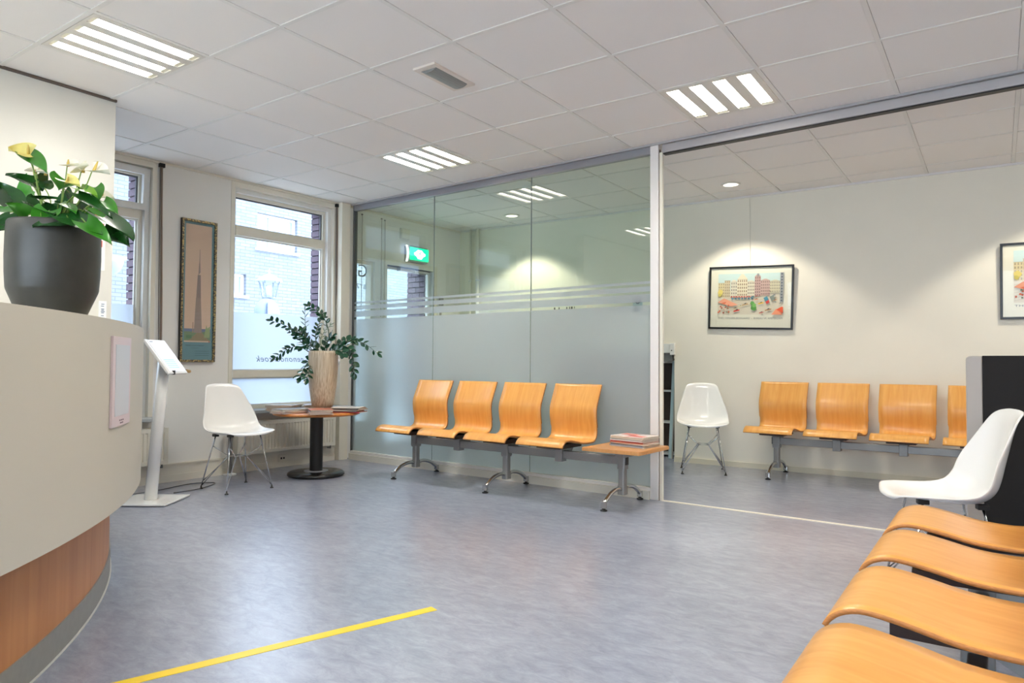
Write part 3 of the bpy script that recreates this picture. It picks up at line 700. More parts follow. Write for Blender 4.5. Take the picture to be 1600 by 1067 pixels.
for z in (.042, .03, .012, .004, -.004, -.012, -.03): box(b, .004, .0048, -.008+random.uniform(-.003, 0), .008+random.uniform(-.002, .004), z-.0025, z+.0025)
obj('printed_marks', b, mat('print_blue', (120, 134, 156), .5), t)

# ------------------------------------------------------------------ yellow floor tape
t = B(); dv = Vector((.353, 1.09, 0)).normalized(); nv = Vector((dv.y, -dv.x, 0))
e1 = Vector((-1.900, 2.188, 0)); e0 = e1-dv*3.0
vs = [e1-nv*.024, e1+nv*.024, e0+nv*.024, e0-nv*.024]
prism(t, [(v.x, v.y) for v in vs], 0, .0012)
tag(obj('floor_tape', t, YTAPE), 'yellow tape line stuck on the floor in front of the desk', 'tape')

# ------------------------------------------------------------------ kiosk stand
P0 = Vector((-4.97, 2.645, 0)); ka = math.atan2(.57, .82)
ks = empty('kiosk_stand', P0, ka, 'white sloping screen stand on a square floor plate beside the desk', 'stand')
obj('base_plate', bx(-.195, .195, -.19, .19, .004, .016, bev=.003), SHELL, ks, T(rz=0))
obj('base_underside', bx(-.18, .18, -.175, .175, 0, .004), BLACK, ks)
b = B(); tube(b, [(0, 0, .014), (.045, 0, .60), (.075, 0, 1.02)], [.042, .040, .040], 24); obj('pole', b, SHELL, ks, smooth=True)
hd = obj('head_case', bx(-.15, .15, -.14, .14, -.02, .0, bev=.005), SHELL, ks, T(.095, 0, 1.035, ry=math.radians(53)))
obj('screen_bezel', bx(-.135, .135, -.12, .12, 0, .002), mat('bezel_white', (236, 236, 236), .3), hd)
b = B(); box(b, .02, .12, -.10, .09, .002, .003); obj('screen', b, emit('screen_blue', (196, 216, 236), .5), hd)
b = B()
for i in range(5): box(b, .03+i*.017, .036+i*.017, -.09, .06, .003, .0034)
obj('screen_text', b, mat('screen_text_mat', (150, 186, 214), .4), hd)
obj('sensor', bx(-.13, -.125, -.10, -.06, .002, .0032), mat('sensor_grey', (120, 130, 160), .4), hd)
b = B(); lathe(b, [(0, -.03), (.03, -.03), (.03, 0), (0, 0)], 20); obj('camera_dome', b, BLACK, ks, T(.155, -.06, .935))
b = B(); tube(b, [(.16, .15, .93), (.175, .19, .925)], .012, 8); obj('brush', b, mat('brush_tan', (168, 142, 96), .7), ks)
# cable on the floor from the kiosk
cb = B(); pts = catmull([(-5.28, 2.44, .006), (-5.31, 2.62, .006), (-5.33, 2.9, .005), (-5.40, 3.2, .005), (-5.28, 3.34, .005), (-5.14, 3.12, .005), (-5.12, 2.9, .006)], 8)
cb = B(); tube(cb, pts, .0035, 6); tag(obj('floor_cable', cb, mat('cable_grey', (84, 84, 90), .5)), 'thin dark power cable looping on the floor behind the kiosk stand', 'cable')

# ------------------------------------------------------------------ white shell chairs
SEC = [(.240, .432, .105, -.025, .000), (.236, .441, .165, -.020, .004), (.215, .447, .200, -.008, .010), (.16, .442, .220, 0, .020), (.09, .432, .230, 0, .030),
       (.01, .424, .235, .0, .040), (-.07, .422, .238, .016, .054), (-.125, .436, .238, .040, .064), (-.165, .468, .233, .060, .066), (-.188, .52, .223, .072, .053), (-.203, .58, .209, .069, .036),
       (-.217, .64, .194, .058, .020), (-.230, .70, .177, .043, .010), (-.243, .76, .158, .026, .002), (-.254, .794, .145, .015, -.002), (-.264, .812, .125, .006, -.006), (-.270, .818, .090, .0, -.008)]
def shell_mesh():
    bm = B(); n = 16; sec = catmull([Vector((a, b, c)) for a, b, c, d, e in SEC], 3); ed = catmull([Vector((d, e, 0)) for a, b, c, d, e in SEC], 3)
    rows = []
    for s, e in zip(sec, ed):
        row = []
        for i in range(n+1):
            u = -1+2*i/n; k = abs(u)**2.6
            row.append(bm.verts.new((s.x+e.x*k, s.z*u, s.y+e.y*k)))
        rows.append(row)
    for a, b in zip(rows, rows[1:]):
        for i in range(n): bm.faces.new((a[i], a[i+1], b[i+1], b[i])).smooth = True
    bmesh.ops.recalc_face_normals(bm, faces=bm.faces)
    me = bpy.data.meshes.new('seat_shell'); bm.to_mesh(me); bm.free(); return me
def shell_chair(label):
    t = empty('shell_chair', (0, 0, 0), 0, label, 'chair', 'white moulded shell chairs')
    o = obj('seat_shell', shell_mesh(), SHELL, t)
    md = o.modifiers.new('thickness', 'SOLIDIFY'); md.thickness = .009; md.offset = 0
    md = o.modifiers.new('round', 'SUBSURF'); md.levels = 1; md.render_levels = 1
    for sx, sy in ((1, 1), (1, -1), (-1, 1), (-1, -1)):
        pad = (.115 if sx > 0 else -.105, sy*.125)
        zt = .425 if sx > 0 else .415
        foot = (sx*.19, sy*.19)
        hub = (sx*.055, sy*.045, .255)
        b = B(); tube(b, [(pad[0], pad[1], zt), (foot[0], foot[1], .022)], .0052, 8); obj('leg', b, CHROME, t)
        q = .80; up = (pad[0]*q+foot[0]*(1-q), pad[1]*q+foot[1]*(1-q), zt*q+.022*(1-q))
        b = B(); tube(b, [up, hub, (foot[0]-.004*sx, foot[1]-.004*sy, .03)], .004, 8); tube(b, [up, (-sx*0+.055*sx, -sy*0+.045*sy+.006, .25), (foot[0]+.0, foot[1], .05)], .0032, 6); obj('strut', b, CHROME, t)
        obj('mounting_pad', bx(pad[0]-.022, pad[0]+.022, pad[1]-.018, pad[1]+.018, zt-.006, zt+.016, bev=.003), BLACK, t)
        b = B(); lathe(b, [(0, 0), (.014, 0), (.013, .006), (.007, .010), (.006, .024), (0, .026)], 14, foot); obj('foot_glide', b, BLACK, t)
    b = B(); tube(b, [(.055, .045, .255), (-.055, .045, .255), (-.055, -.045, .255), (.055, -.045, .255)], .0045, 8, closed=True); obj('cross_frame', b, CHROME, t)
    return t
c1 = shell_chair('white shell chair with its back to the wall, left of the round table')
c1.location = (-4.945, 3.315, 0); c1.rotation_euler = (0, 0, math.radians(-4))
c2 = copy_tree(c1); c2['label'] = 'white shell chair facing forward against the far wall beyond the partition'
c2.location = (-2.27, 6.40, 0); c2.rotation_euler = (0, 0, math.radians(-90+22))
c3 = copy_tree(c1); c3['label'] = 'white shell chair seen from the side at the right edge, before the black panel'
c3.location = (-.198, 3.585, 0); c3.rotation_euler = (0, 0, math.radians(199))

# ------------------------------------------------------------------ beam benches
PROF = [(-.246, .840), (-.222, .787), (-.195, .730), (-.170, .672), (-.163, .630), (-.166, .575), (-.176, .520), (-.180, .475), (-.172, .442), (-.145, .420), (-.10, .413), (-.04, .414), (.03, .421), (.10, .436), (.17, .449), (.222, .452), (.262, .440), (.287, .420), (.298, .402)]
def seat_mesh():
    bm = B(); n = 10
    P = catmull([Vector((x, 0, z)) for x, z in PROF], 3); L = len(P); rows = []
    for i, p in enumerate(P):
        t = (P[min(i+1, L-1)]-P[max(i-1, 0)]).normalized(); nn = Vector((-t.z, 0, t.x))   # normal, away from the sitter in the back
        if nn.x > 0 and i < L*.4: nn = -nn
        if nn.z > 0 and i >= L*.4: nn = -nn
        s = i/(L-1); hw = .212 if s < .35 else .207
        dish = .016 if s < .42 else (.016*(1-(s-.42)/.2) if s < .62 else .0)
        row = []
        for k in range(n+1):
            u = -1+2*k/n; q = p+nn*dish*(1-u*u)
            z = q.z+(.006*(1-u*u) if i == 0 else 0)
            row.append(bm.verts.new((q.x, u*hw, z)))
        rows.append(row)
    for a, b in zip(rows, rows[1:]):
        for k in range(n): bm.faces.new((a[k], a[k+1], b[k+1], b[k])).smooth = True
    bmesh.ops.recalc_face_normals(bm, faces=bm.faces)
    me = bpy.data.meshes.new('seat_shell'); bm.to_mesh(me); bm.free(); return me
SEATM = None
def bench(name, label, group, seats, legs, beam, table=None):
    """local frame: x = sitting direction, y = along the bench"""
    global SEATM
    t = empty(name, (0, 0, 0), 0, label, 'bench', group)
    first = None
    for s in seats:
        if SEATM is None:
            SEATM = seat_mesh(); SEATM.materials.append(PLY); SEATM.materials.append(PLYEDGE)
        o = bpy.data.objects.new('seat', SEATM); COL.objects.link(o); o.parent = t; o.location = (0, s, 0)
        md = o.modifiers.new('thickness', 'SOLIDIFY'); md.thickness = .012; md.offset = -1; md.material_offset_rim = 1; md.use_rim = True
        b = box(B(), -.13, .17, -.105, .105, .372, .402); obj('under_seat_box', b, DKBROWN, o)
        b = B(); prism(b, [(-.10, .30), (-.02, .345), (.15, .372), (.15, .385), (-.15, .385), (-.15, .36)], -.022, .022)
        bmesh.ops.transform(b, matrix=Matrix(((1, 0, 0, 0), (0, 0, 1, 0), (0, 1, 0, 0), (0, 0, 0, 1))), verts=b.verts); obj('seat_bracket', b, STEEL, o)
        obj('beam_clamp', bx(-.034, .034, -.032, .032, .262, .372, bev=.004), STEEL, o)
    obj('beam', bx(-.02, .02, beam[0], beam[1], .285, .345, bev=.004), STEEL, t)
    for e in beam: obj('beam_cap', bx(-.021, .021, e-.006, e+.006, .284, .346, bev=.002), BLACK, t)
    for l in legs:
        b = B(); prism(b, rrect(.056, .05, .014), .075, .30); 
        g = obj('leg', b, STEEL, t, Matrix.Translation((0, l, 0)))
        obj('leg_sleeve', prism(B(), rrect(.066, .058, .015), .075, .135), STEEL, g); obj('beam_socket', prism(B(), rrect(.066, .066, .015), .255, .348), STEEL, g)
        for s in (-1, 1):
            pts = catmull([(s*.02, 0, .112), (s*.07, 0, .122), (s*.13, 0, .116), (s*.19, 0, .096), (s*.245, 0, .062), (s*.262, 0, .048)], 4)
            b = B(); tube(b, pts, .0155, 12); b2 = prism(b, rrect(.034, .036, .006, 3, s*.268, 0), .020, .062); obj('foot_arm', b, CHROME, g)
            b = B(); lathe(b, [(0, 0), (.024, 0), (.024, .007), (.012, .011), (.010, .022), (0, .022)], 18, (s*.268, 0)); obj('foot_glide', b, BLACK, g)
    if table is not None:
        b = B(); prism(b, rrect(.48, .45, .018, 4), .392, .416)
        bmesh.ops.bevel(b, geom=[e for e in b.edges if all(abs(v.co.z-.416) < 1e-5 for v in e.verts)], offset=.004, segments=2, affect='EDGES')
        tt = obj('side_tabletop', b, BEECHT, t, Matrix.Translation((.01, table, 0)))
        obj('table_support', bx(-.10, .10, -.03, .03, .346, .392), STEEL, tt)
    return t
# bench 1 along the glass: sitting direction -Y -> rotate so local x points to -Y, local y points to +X
b1 = bench('beam_bench', 'four-seat beech bench with a built-in side table, along the frosted glass partition', 'beech beam benches', [-1.018, -.511, 0, .517], [-1.018, 0, 1.044], (-1.05, 1.075), table=1.075)
b1.location = (-3.243, 4.597, 0); b1.rotation_euler = (0, 0, -PI/2+AP)
b2 = bench('beam_bench', 'four-seat beech bench against the far cream wall beyond the open partition', 'beech beam benches', [0, .505, 1.01, 1.515], [0, 2.03], (-.035, 2.06), table=None)
b2.location = (-1.645, 6.57, 0); b2.rotation_euler = (0, 0, -PI/2+AP*.9)
# bench 3 in the foreground: sits facing -X
b3 = bench('beam_bench', 'beech bench in the right foreground, its seats cropped by the frame edge', 'beech beam benches', [-.51, 0, .52, 1.04], [-.51, 1.04], (-.55, 1.08), table=None)
b3.location = (-.045, 2.49, 0); b3.rotation_euler = (0, 0, PI)

# ------------------------------------------------------------------ round table
tx, ty = -4.955, 4.105
rt = empty('round_table', (tx, ty, 0), 0, 'round orange-wood table on a black pedestal, covered with magazines', 'table')
b = B(); lathe(b, [(0, .535), (.355, .535), (.372, .542), (.376, .550), (.370, .559), (.36, .562), (0, .562)], 64); obj('tabletop', b, ORANGEW, rt)
b = B(); lathe(b, [(.056, .03), (.056, .535)], 32); obj('pedestal', b, BLACK, rt)
b = B(); lathe(b, [(0, 0), (.235, 0), (.246, .012), (.244, .026), (.23, .036), (.11, .040), (0, .040)], 56); obj('base_disc', b, BLACKG, rt)
b = B(); lathe(b, [(.057, .0405), (.105, .0405), (.104, .0435), (.057, .046)], 40); obj('base_ring', b, mat('ring_grey', (150, 150, 154), .35, metal=.3), rt)
b = B(); box(b, -.12, .12, -.02, .02, .515, .535); box(b, -.02, .02, -.12, .12, .515, .535); obj('top_spider', b, BLACK, rt)
# vase
vx, vy = tx+.030, ty+.036
vz = .607
vs_ = empty('plant_vase', (vx, vy, vz), 0, 'tall tapering vase with beige vertical streaks on the round table', 'vase')
VP = [(0, 0), (.084, 0), (.092, .006), (.105, .08), (.118, .17), (.126, .26), (.130, .34), (.130, .42), (.127, .47), (.124, .492), (.116, .492), (.112, .47), (.0, .462)]
b = B(); lathe(b, VP, 48)
mt, nt, bs = nodes('vase_streaks'); N = nt.nodes.new; L = nt.links.new
tc = N('ShaderNodeTexCoord'); mp = N('ShaderNodeMapping'); mp.inputs['Scale'].default_value = (130, 130, 4); L(tc.outputs['Object'], mp.inputs[0])
n1 = N('ShaderNodeTexNoise'); n1.inputs['Scale'].default_value = 1.3; n1.inputs['Detail'].default_value = 5; L(mp.outputs[0], n1.inputs[0])
r = N('ShaderNodeValToRGB'); r.color_ramp.elements[0].position = .34; r.color_ramp.elements[1].position = .62
r.color_ramp.elements[0].color = (*lin((162, 142, 118)), 1); r.color_ramp.elements[1].color = (*lin((206, 192, 168)), 1)
L(n1.outputs['Fac'], r.inputs[0]); L(r.outputs[0], bs.inputs['Base Color']); bs.inputs['Roughness'].default_value = .4
obj('vase_body', b, mt, vs_)
b = B(); lathe(b, [(0, .468), (.111, .466)], 32); obj('soil', b, SOIL, vs_)

# ------------------------------------------------------------------ leafy plants
def leaflet_mesh(L_=.05, W_=.017, name='leaflet', mt=None, heart=False, curl=.12, fold=.12, ns=7, nw=4):
    """leaf along +x from its stalk, lies in xy, face up +z"""
    bm = B(); rows = []
    for i in range(ns+1):
        s = i/ns
        if heart: hw = W_*(1.0*math.sin(PI*min(1, (s+.16)/1.16)**.62)**.9 if s < 1 else 0)
        else: hw = W_*math.sin(PI*(s*.94+.03))**.8
        row = []
        for k in range(-nw, nw+1):
            u = k/nw
            back = -.22*L_*abs(u)**1.3*(1-s)**2 if heart else 0
            row.append((s*L_+back, u*hw, -curl*L_*s*s - fold*W_*(abs(u)**1.5)*-1 - (.0)))
        rows.append([bm.verts.new(p) for p in row])
    for a, b in zip(rows, rows[1:]):
        for k in range(2*nw):
            try: bm.faces.new((a[k], a[k+1], b[k+1], b[k])).smooth = True
            except ValueError: pass
    me = bpy.data.meshes.new(name); bm.to_mesh(me); bm.free()
    if mt: me.materials.append(mt)
    return me
def orient(p, d, nrm):
    x = Vector(d).normalized(); z = Vector(nrm); z = (z-x*z.dot(x)).normalized(); y = z.cross(x)
    mm = Matrix.Identity(4)
    for i, v in enumerate((x, y, z)):
        for j in range(3): mm[j][i] = v[j]
    mm.translation = p; return mm
# local offsets (right, up, forward) in metres from the vase rim centre; right/forward follow the room's diagonal
RR = Vector((.821, .571, 0)); FF = Vector((-.571, .821, 0)); UP = Vector((0, 0, 1))
ZZ = leaflet_mesh(.056, .0165, 'leaflet', ZZL); ZZb = leaflet_mesh(.062, .024, 'leaflet', ZZL); ZZt = leaflet_mesh(.05, .006, 'leaflet', ZZP)
k_ = 6.2/1090.6
def fp(px, py, dz=0): return RR*((px-502)*k_)+UP*((551-py)*k_)+FF*dz
FR = [([(506, 550), (511, 520), (505, 497), (495, 485), (481, 477)], 12, ZZ, .35, -.05), ([(476, 540), (474, 515), (474, 500), (474, 484)], 8, ZZt, .3, -.03),
      ([(490, 550), (468, 527), (445, 508), (419, 499)], 12, ZZ, .3, .02), ([(486, 552), (465, 539), (447, 545), (432, 557)], 12, ZZ, .35, -.08),
      ([(490, 550), (470, 536), (456, 522), (444, 514)], 10, ZZ, .2, .08), ([(496, 550), (489, 525), (491, 508), (499, 492)], 14, ZZ, .2, .04),
      ([(490, 552), (483, 560), (477, 572), (473, 586)], 10, ZZb, .1, -.12), ([(497, 552), (490, 556), (487, 570), (485, 588)], 12, ZZb, .1, -.15),
      ([(512, 550), (528, 533), (548, 530), (566, 534), (586, 549)], 9, ZZ, .45, .02), ([(515, 548), (534, 538), (549, 549), (554, 580)], 16, ZZb, .15, -.08),
      ([(514, 550), (526, 537), (535, 530), (545, 528)], 9, ZZb, .1, .05), ([(500, 550), (486, 536), (478, 526), (474, 516)], 12, ZZ, .1, -.10),
      ([(505, 550), (506, 538), (512, 528), (518, 524)], 9, ZZb, .1, -.06), ([(492, 548), (480, 532), (468, 522), (459, 516)], 12, ZZ, .1, .0),
      ([(498, 550), (492, 540), (484, 536), (474, 540)], 9, ZZb, .1, -.14), ([(502, 550), (496, 530), (500, 515), (508, 505)], 11, ZZt, .2, .10), ([(508, 550), (520, 546), (530, 545), (538, 550)], 8, ZZb, .1, -.1)]
zp = empty('zz_plant', (vx, vy, vz+.462), 0, 'arching glossy green plant growing out of the streaked vase', 'plant')
for path, n, lm, bare, dep in FR:
    m_ = len(path)-1
    pts = catmull([fp(x, y, dep*(i/m_)) for i, (x, y) in enumerate(path)], 8)
    b = B(); tube(b, pts, [.0055-.004*i/(len(pts)-1) for i in range(len(pts))], 6); st = obj('stem', b, ZZS if lm is not ZZt else ZZP, zp)
    for j in range(n):
        s = bare+(1-bare)*(j+.5)/n; i = min(len(pts)-2, int(s*(len(pts)-1))); p = pts[i].lerp(pts[i+1], s*(len(pts)-1)-i); tdir = (pts[i+1]-pts[i]).normalized()
        side = 1 if j % 2 else -1
        sd = tdir.cross(-FF+Vector((random.uniform(-.4, .4), random.uniform(-.4, .4), .3))).normalized()*side
        d = (tdir*.75+sd*random.uniform(.7, 1.0)+Vector((random.uniform(-.2, .2), random.uniform(-.2, .2), random.uniform(-.1, .25))))
        nrm = (-FF*.7+UP*.7+Vector((random.uniform(-.5, .5), random.uniform(-.5, .5), random.uniform(-.3, .3))))
        mm = orient(p, d, nrm) @ Matrix.Scale(random.uniform(.8, 1.1), 4)
        o = bpy.data.objects.new('leaflet', lm); COL.objects.link(o); o.parent = st; o.matrix_local = mm
    o = bpy.data.objects.new('leaflet', lm); COL.objects.link(o); o.parent = st; o.matrix_local = orient(pts[-1], pts[-1]-pts[-3], -FF+UP)

# ------------------------------------------------------------------ anthurium in its pot on the desk
ray = lambda x, y: Fv+Rv*((x-800)/1090.63)-Uv*((y-533.5)/1090.63)
PD = 2.46
pc = Vector((0, 0, CZ))+ray(83, 450)*PD; px_, py_ = pc.x, pc.y
pz = 1.115
pt = empty('flower_pot', (px_, py_, pz), 0, 'large charcoal ceramic pot standing on the reception desk', 'pot')
b = B(); lathe(b, [(0, 0), (.082, 0), (.088, .006), (.1375, .130), (.1395, .138), (.143, .19), (.1445, .25), (.1435, .32), (.1415, .362), (.138, .368), (.132, .366), (.130, .34), (0, .335)], 72)
obj('pot_body', b, POT, pt)
b = B(); lathe(b, [(0, .342), (.131, .340)], 40); obj('soil', b, SOIL, pt)
ap = empty('anthurium', (px_, py_, pz+.338), 0, 'white-flowered anthurium with large glossy leaves in the charcoal pot', 'plant')
k2 = PD/1090.63
Rl = Vector((Rv.x, Rv.y, 0)).normalized(); Fl = Vector((Fv.x, Fv.y, 0)).normalized()
vdir = Vector((px_, py_, 0)).normalized()          # from the room towards the pot
def ap_p(x, y, dz=0):
    q = Vector((0, 0, CZ))+ray(x, y)*(PD+dz); return q-Vector((px_, py_, pz+.338))
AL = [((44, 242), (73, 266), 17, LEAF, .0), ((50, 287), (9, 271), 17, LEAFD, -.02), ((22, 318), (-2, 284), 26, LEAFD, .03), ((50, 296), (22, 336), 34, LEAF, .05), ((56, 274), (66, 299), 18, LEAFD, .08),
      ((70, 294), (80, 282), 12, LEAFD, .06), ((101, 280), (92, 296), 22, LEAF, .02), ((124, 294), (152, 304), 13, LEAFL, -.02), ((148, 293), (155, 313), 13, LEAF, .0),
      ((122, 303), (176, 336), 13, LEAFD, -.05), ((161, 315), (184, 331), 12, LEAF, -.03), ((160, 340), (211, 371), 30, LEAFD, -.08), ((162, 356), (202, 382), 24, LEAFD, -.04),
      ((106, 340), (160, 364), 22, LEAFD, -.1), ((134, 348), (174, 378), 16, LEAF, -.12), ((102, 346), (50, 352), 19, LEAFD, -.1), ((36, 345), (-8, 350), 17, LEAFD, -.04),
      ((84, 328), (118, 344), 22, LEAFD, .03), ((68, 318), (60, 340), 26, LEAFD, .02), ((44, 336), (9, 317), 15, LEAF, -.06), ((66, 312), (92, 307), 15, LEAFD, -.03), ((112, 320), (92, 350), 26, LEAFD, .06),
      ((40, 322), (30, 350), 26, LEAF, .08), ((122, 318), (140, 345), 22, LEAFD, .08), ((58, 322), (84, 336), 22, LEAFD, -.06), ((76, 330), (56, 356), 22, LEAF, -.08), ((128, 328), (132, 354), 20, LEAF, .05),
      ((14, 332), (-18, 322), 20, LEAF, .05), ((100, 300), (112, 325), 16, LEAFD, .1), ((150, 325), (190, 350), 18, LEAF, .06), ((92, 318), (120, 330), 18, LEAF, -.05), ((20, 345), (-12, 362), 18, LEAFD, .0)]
heart = {}
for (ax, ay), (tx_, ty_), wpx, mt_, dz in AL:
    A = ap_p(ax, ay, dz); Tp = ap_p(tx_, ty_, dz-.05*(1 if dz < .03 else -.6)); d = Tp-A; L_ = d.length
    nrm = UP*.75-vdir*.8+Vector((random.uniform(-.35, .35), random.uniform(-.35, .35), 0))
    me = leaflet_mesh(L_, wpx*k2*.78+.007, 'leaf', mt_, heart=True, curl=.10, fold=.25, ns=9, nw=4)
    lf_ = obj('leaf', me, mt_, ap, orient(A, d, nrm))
    # stalk from the soil
    base = Vector((A.x*.25+random.uniform(-.03, .03), A.y*.25+random.uniform(-.03, .03), 0.0))
    if base.length > .1: base *= .1/base.length
    mid = base.lerp(A, .55)+UP*.03
    b = B(); tube(b, catmull([base, mid, A], 5), .0022, 6); st = obj('stalk', b, STEM, ap)
AF = [((48, 241), (13, 235), 15, SPATHEY, (44, 241), (44, 226), .0), ((105, 259), (125, 259), 10, SPATHE, (106, 260), (107, 249), .04), ((127, 268), (138, 257), 14, SPATHE, (130, 270), (130, 255), .0), ((144, 267), (172, 271), 15, SPATHE, (146, 268), (153, 252), -.03),
      ((57, 268), (76, 271), 9, SPATHE, (71, 274), (71, 264), .08), ((102, 282), (126, 292), 10, SPATHEY, (104, 286), (107, 276), .0), ((52, 268), (60, 262), 9, SPATHE, (54, 272), (54, 262), .1), ((150, 305), (180, 312), 9, SPATHE, (158, 308), (161, 300), .1)]
for (ax, ay), (tx_, ty_), wpx, mt_, s0, s1, dz in AF:
    A = ap_p(ax, ay, dz); Tp = ap_p(tx_, ty_, dz-.03); d = Tp-A
    me = leaflet_mesh(d.length, wpx*k2*.85+.009, 'spathe', mt_, heart=True, curl=.05, fold=.5, ns=8, nw=4)
    fo_ = orient(A, d, UP*.6-vdir*.9); f_ = obj('flower', me, mt_, ap, fo_)
    Mi = fo_.inverted()
    b = B(); tube(b, [Mi @ ap_p(*s0, dz-.003), Mi @ ap_p(*s0, dz-.003).lerp(ap_p(*s1, dz-.01), .5), Mi @ ap_p(*s1, dz-.01)], [.005, .0045, .002], 8); obj('spadix', b, SPADIX, f_)
    base = Vector((A.x*.2, A.y*.2, 0)); b = B(); tube(b, catmull([base, base.lerp(A, .6)+Vector((A.x*.05, A.y*.05, 0)), A], 5), .002, 6); obj('stalk', b, STEM, ap)
# young shoots crowding the pot
b = B()
for i in range(46):
    a = random.uniform(0, 2*PI); r_ = random.uniform(.0, .1); p0 = Vector((r_*math.cos(a), r_*math.sin(a), 0)); tube(b, [p0, p0*1.15+UP*random.uniform(.03, .07)], [.0028, .0012], 5)
o = obj('shoots', b, STEM, ap); o['kind'] = 'stuff'

# ------------------------------------------------------------------ magazines
COLS = [(214, 208, 200), (226, 222, 216), (186, 176, 164), (200, 120, 96), (150, 160, 178), (232, 226, 214), (176, 60, 58), (120, 116, 112), (206, 190, 166), (222, 214, 214)]
PAGES = mat('magazine_pages', (212, 200, 184), .7, noise=.12, nscale=300, stretch=(.2, .2, 5))
def magazine(loc, rz, w_, l_, h_, col, label, group, sag=0, cover=None):
    t = empty('magazine', loc, rz, label, 'magazine', group)
    b = B(); n = 6
    def z(u): return -sag*u*u
    def slab(z0, z1, ins, mi=0):
        r0 = []
        for i in range(n+1):
            u = i/n; x = -w_/2+ins+u*(w_-2*ins); zz = z(u)
            r0.append([b.verts.new((x, -l_/2+ins, z0+zz)), b.verts.new((x, l_/2-ins, z0+zz)), b.verts.new((x, l_/2-ins, z1+zz)), b.verts.new((x, -l_/2+ins, z1+zz))])
        for p, q in zip(r0, r0[1:]):
            for k in range(4): b.faces.new((p[k], q[k], q[(k+1) % 4], p[(k+1) % 4]))
        b.faces.new(r0[0]); b.faces.new(r0[-1][::-1])
    slab(.0006, h_-.0006, .001); obj('pages', b, PAGES, t)
    b = B(); slab(0, .0006, 0); slab(h_-.0006, h_, 0); box(b, -w_/2-.0004, -w_/2, -l_/2, l_/2, 0, h_); obj('cover', b, mat('cover_%d_%d_%d' % col, col, .3), t)
    if cover:
        b = B()
        for (x0, x1, y0, y1) in cover[0]: box(b, x0, x1, y0, y1, h_, h_+.0003)
        obj('cover_print', b, mat('cover_print_%d' % cover[1][0], cover[1], .4), t)
    return t
ORD = ['topmost', 'second from the top', 'third from the top', 'fourth from the top', 'fifth from the top', 'sixth from the top', 'seventh from the top', 'eighth from the top', 'ninth from the top', 'tenth from the top', 'bottom one']
# stack on the bench side table
sx, sy, sz = -2.045, 4.585-.36+.42, .4165
MS = b1.matrix_world
bpy.context.view_layer.update()
ctr = b1.matrix_world @ Vector((-.045, 1.115, 0))
z = sz; N_ = 11
for i in range(N_):
    h_ = [.007, .0065, .006, .008, .006, .007, .0065, .007, .006, .007, .0065][i]
    lab = 'magazine in the stack on the bench side table, %s' % ORD[N_-1-i]
    cov = ([(-.09, -.02, -.12, .02), (.0, .08, .03, .12), (-.05, .05, -.02, .02)], (226, 120, 104)) if i == N_-1 else None
    magazine((ctr.x+random.uniform(-.008, .008), ctr.y+random.uniform(-.008, .008), z), AP+PI/2+random.uniform(-.05, .05)-.12, .205, .275, h_, COLS[(i*3+1) % 10] if i < N_-1 else (236, 222, 214), lab, 'magazines stacked on the bench side table', cover=cov)
    z += h_+.0004
# round table piles: (right, forward) offsets of the pile centre, base z .562
PN = ['in the pile overhanging the left edge of the round table', 'in the front left pile on the round table', 'in the front middle pile on the round table', 'in the pile at the right edge of the round table', 'in the pile behind the vase, right side', 'in the pile behind the vase, left side']
PANG = [172, 232, 291, 350, 50, 111]       # direction of each pile from the table centre, measured from the room diagonal to the right
WORDS = ['bottom one', 'second from the bottom', 'third from the bottom', 'fourth from the bottom', 'fifth from the bottom', 'sixth from the bottom', 'seventh from the bottom']
for i in range(6):
    magazine((vx, vy, .5625+i*.0074), .3+random.uniform(-.05, .05), .12, .14, .0070, COLS[(i*3) % 10], 'small magazine in the short pile under the vase, %s' % (WORDS[i] if i < 5 else 'topmost'), 'magazines on the round table')
for k in range(6):
    z = .5625; an = math.radians(PANG[k]); dv_ = RR*math.cos(an)+FF*math.sin(an); rad = [.305, .27, .275, .29, .27, .27][k]
    n = [7, 5, 5, 6, 4, 6][k]; c = Vector((tx, ty, 0))+dv_*rad; ang = math.atan2(dv_.y, dv_.x)+PI/2
    for i in range(n):
        h_ = random.uniform(.0062, .0086)
        col = COLS[random.randrange(10)]
        if k == 0 and i < 3: col = (176, 150, 118)
        if k == 3 and i == 0: col = (190, 60, 90)
        if k == 3 and i == n-2: col = (60, 56, 56)
        if k == 1 and i == 1: col = (176, 60, 58)
        magazine((c.x+random.uniform(-.012, .012), c.y+random.uniform(-.012, .012), z), ang+random.uniform(-.12, .12), .18+random.uniform(0, .012), .245+random.uniform(0, .02), h_, col, 'magazine %s, %s' % (PN[k], WORDS[i] if i < n-1 else 'topmost'), 'magazines on the round table')
        z += h_+.0005

# ------------------------------------------------------------------ pictures
def frame_pic(name, M4, w_, h_, fw, depth, fmat, label, cat='picture'):
    """local: x right, z up, -y towards the viewer, origin at centre of the wall side"""
    t = empty(name, (0, 0, 0), 0, label, cat); t.matrix_world = M4
    for q in ((-w_/2, w_/2, h_/2-fw, h_/2), (-w_/2, w_/2, -h_/2, -h_/2+fw), (-w_/2, -w_/2+fw, -h_/2+fw, h_/2-fw), (w_/2-fw, w_/2, -h_/2+fw, h_/2-fw)):
        obj('frame_side', bx(q[0], q[1], -depth, 0, q[2], q[3], bev=.002), fmat, t)
    return t
def sheet(parent, name, x0, x1, z0, z1, y, mt_): return obj(name, bx(x0, x1, y, y+.001, z0, z1), mt_, parent)
FRB = mat('black_frame', (24, 22, 22), .3)
MAT_CREAM = mat('passepartout', (238, 232, 212), .55)
GLZ = glass('picture_glazing', (.98, .985, .98), 1.45, .8)
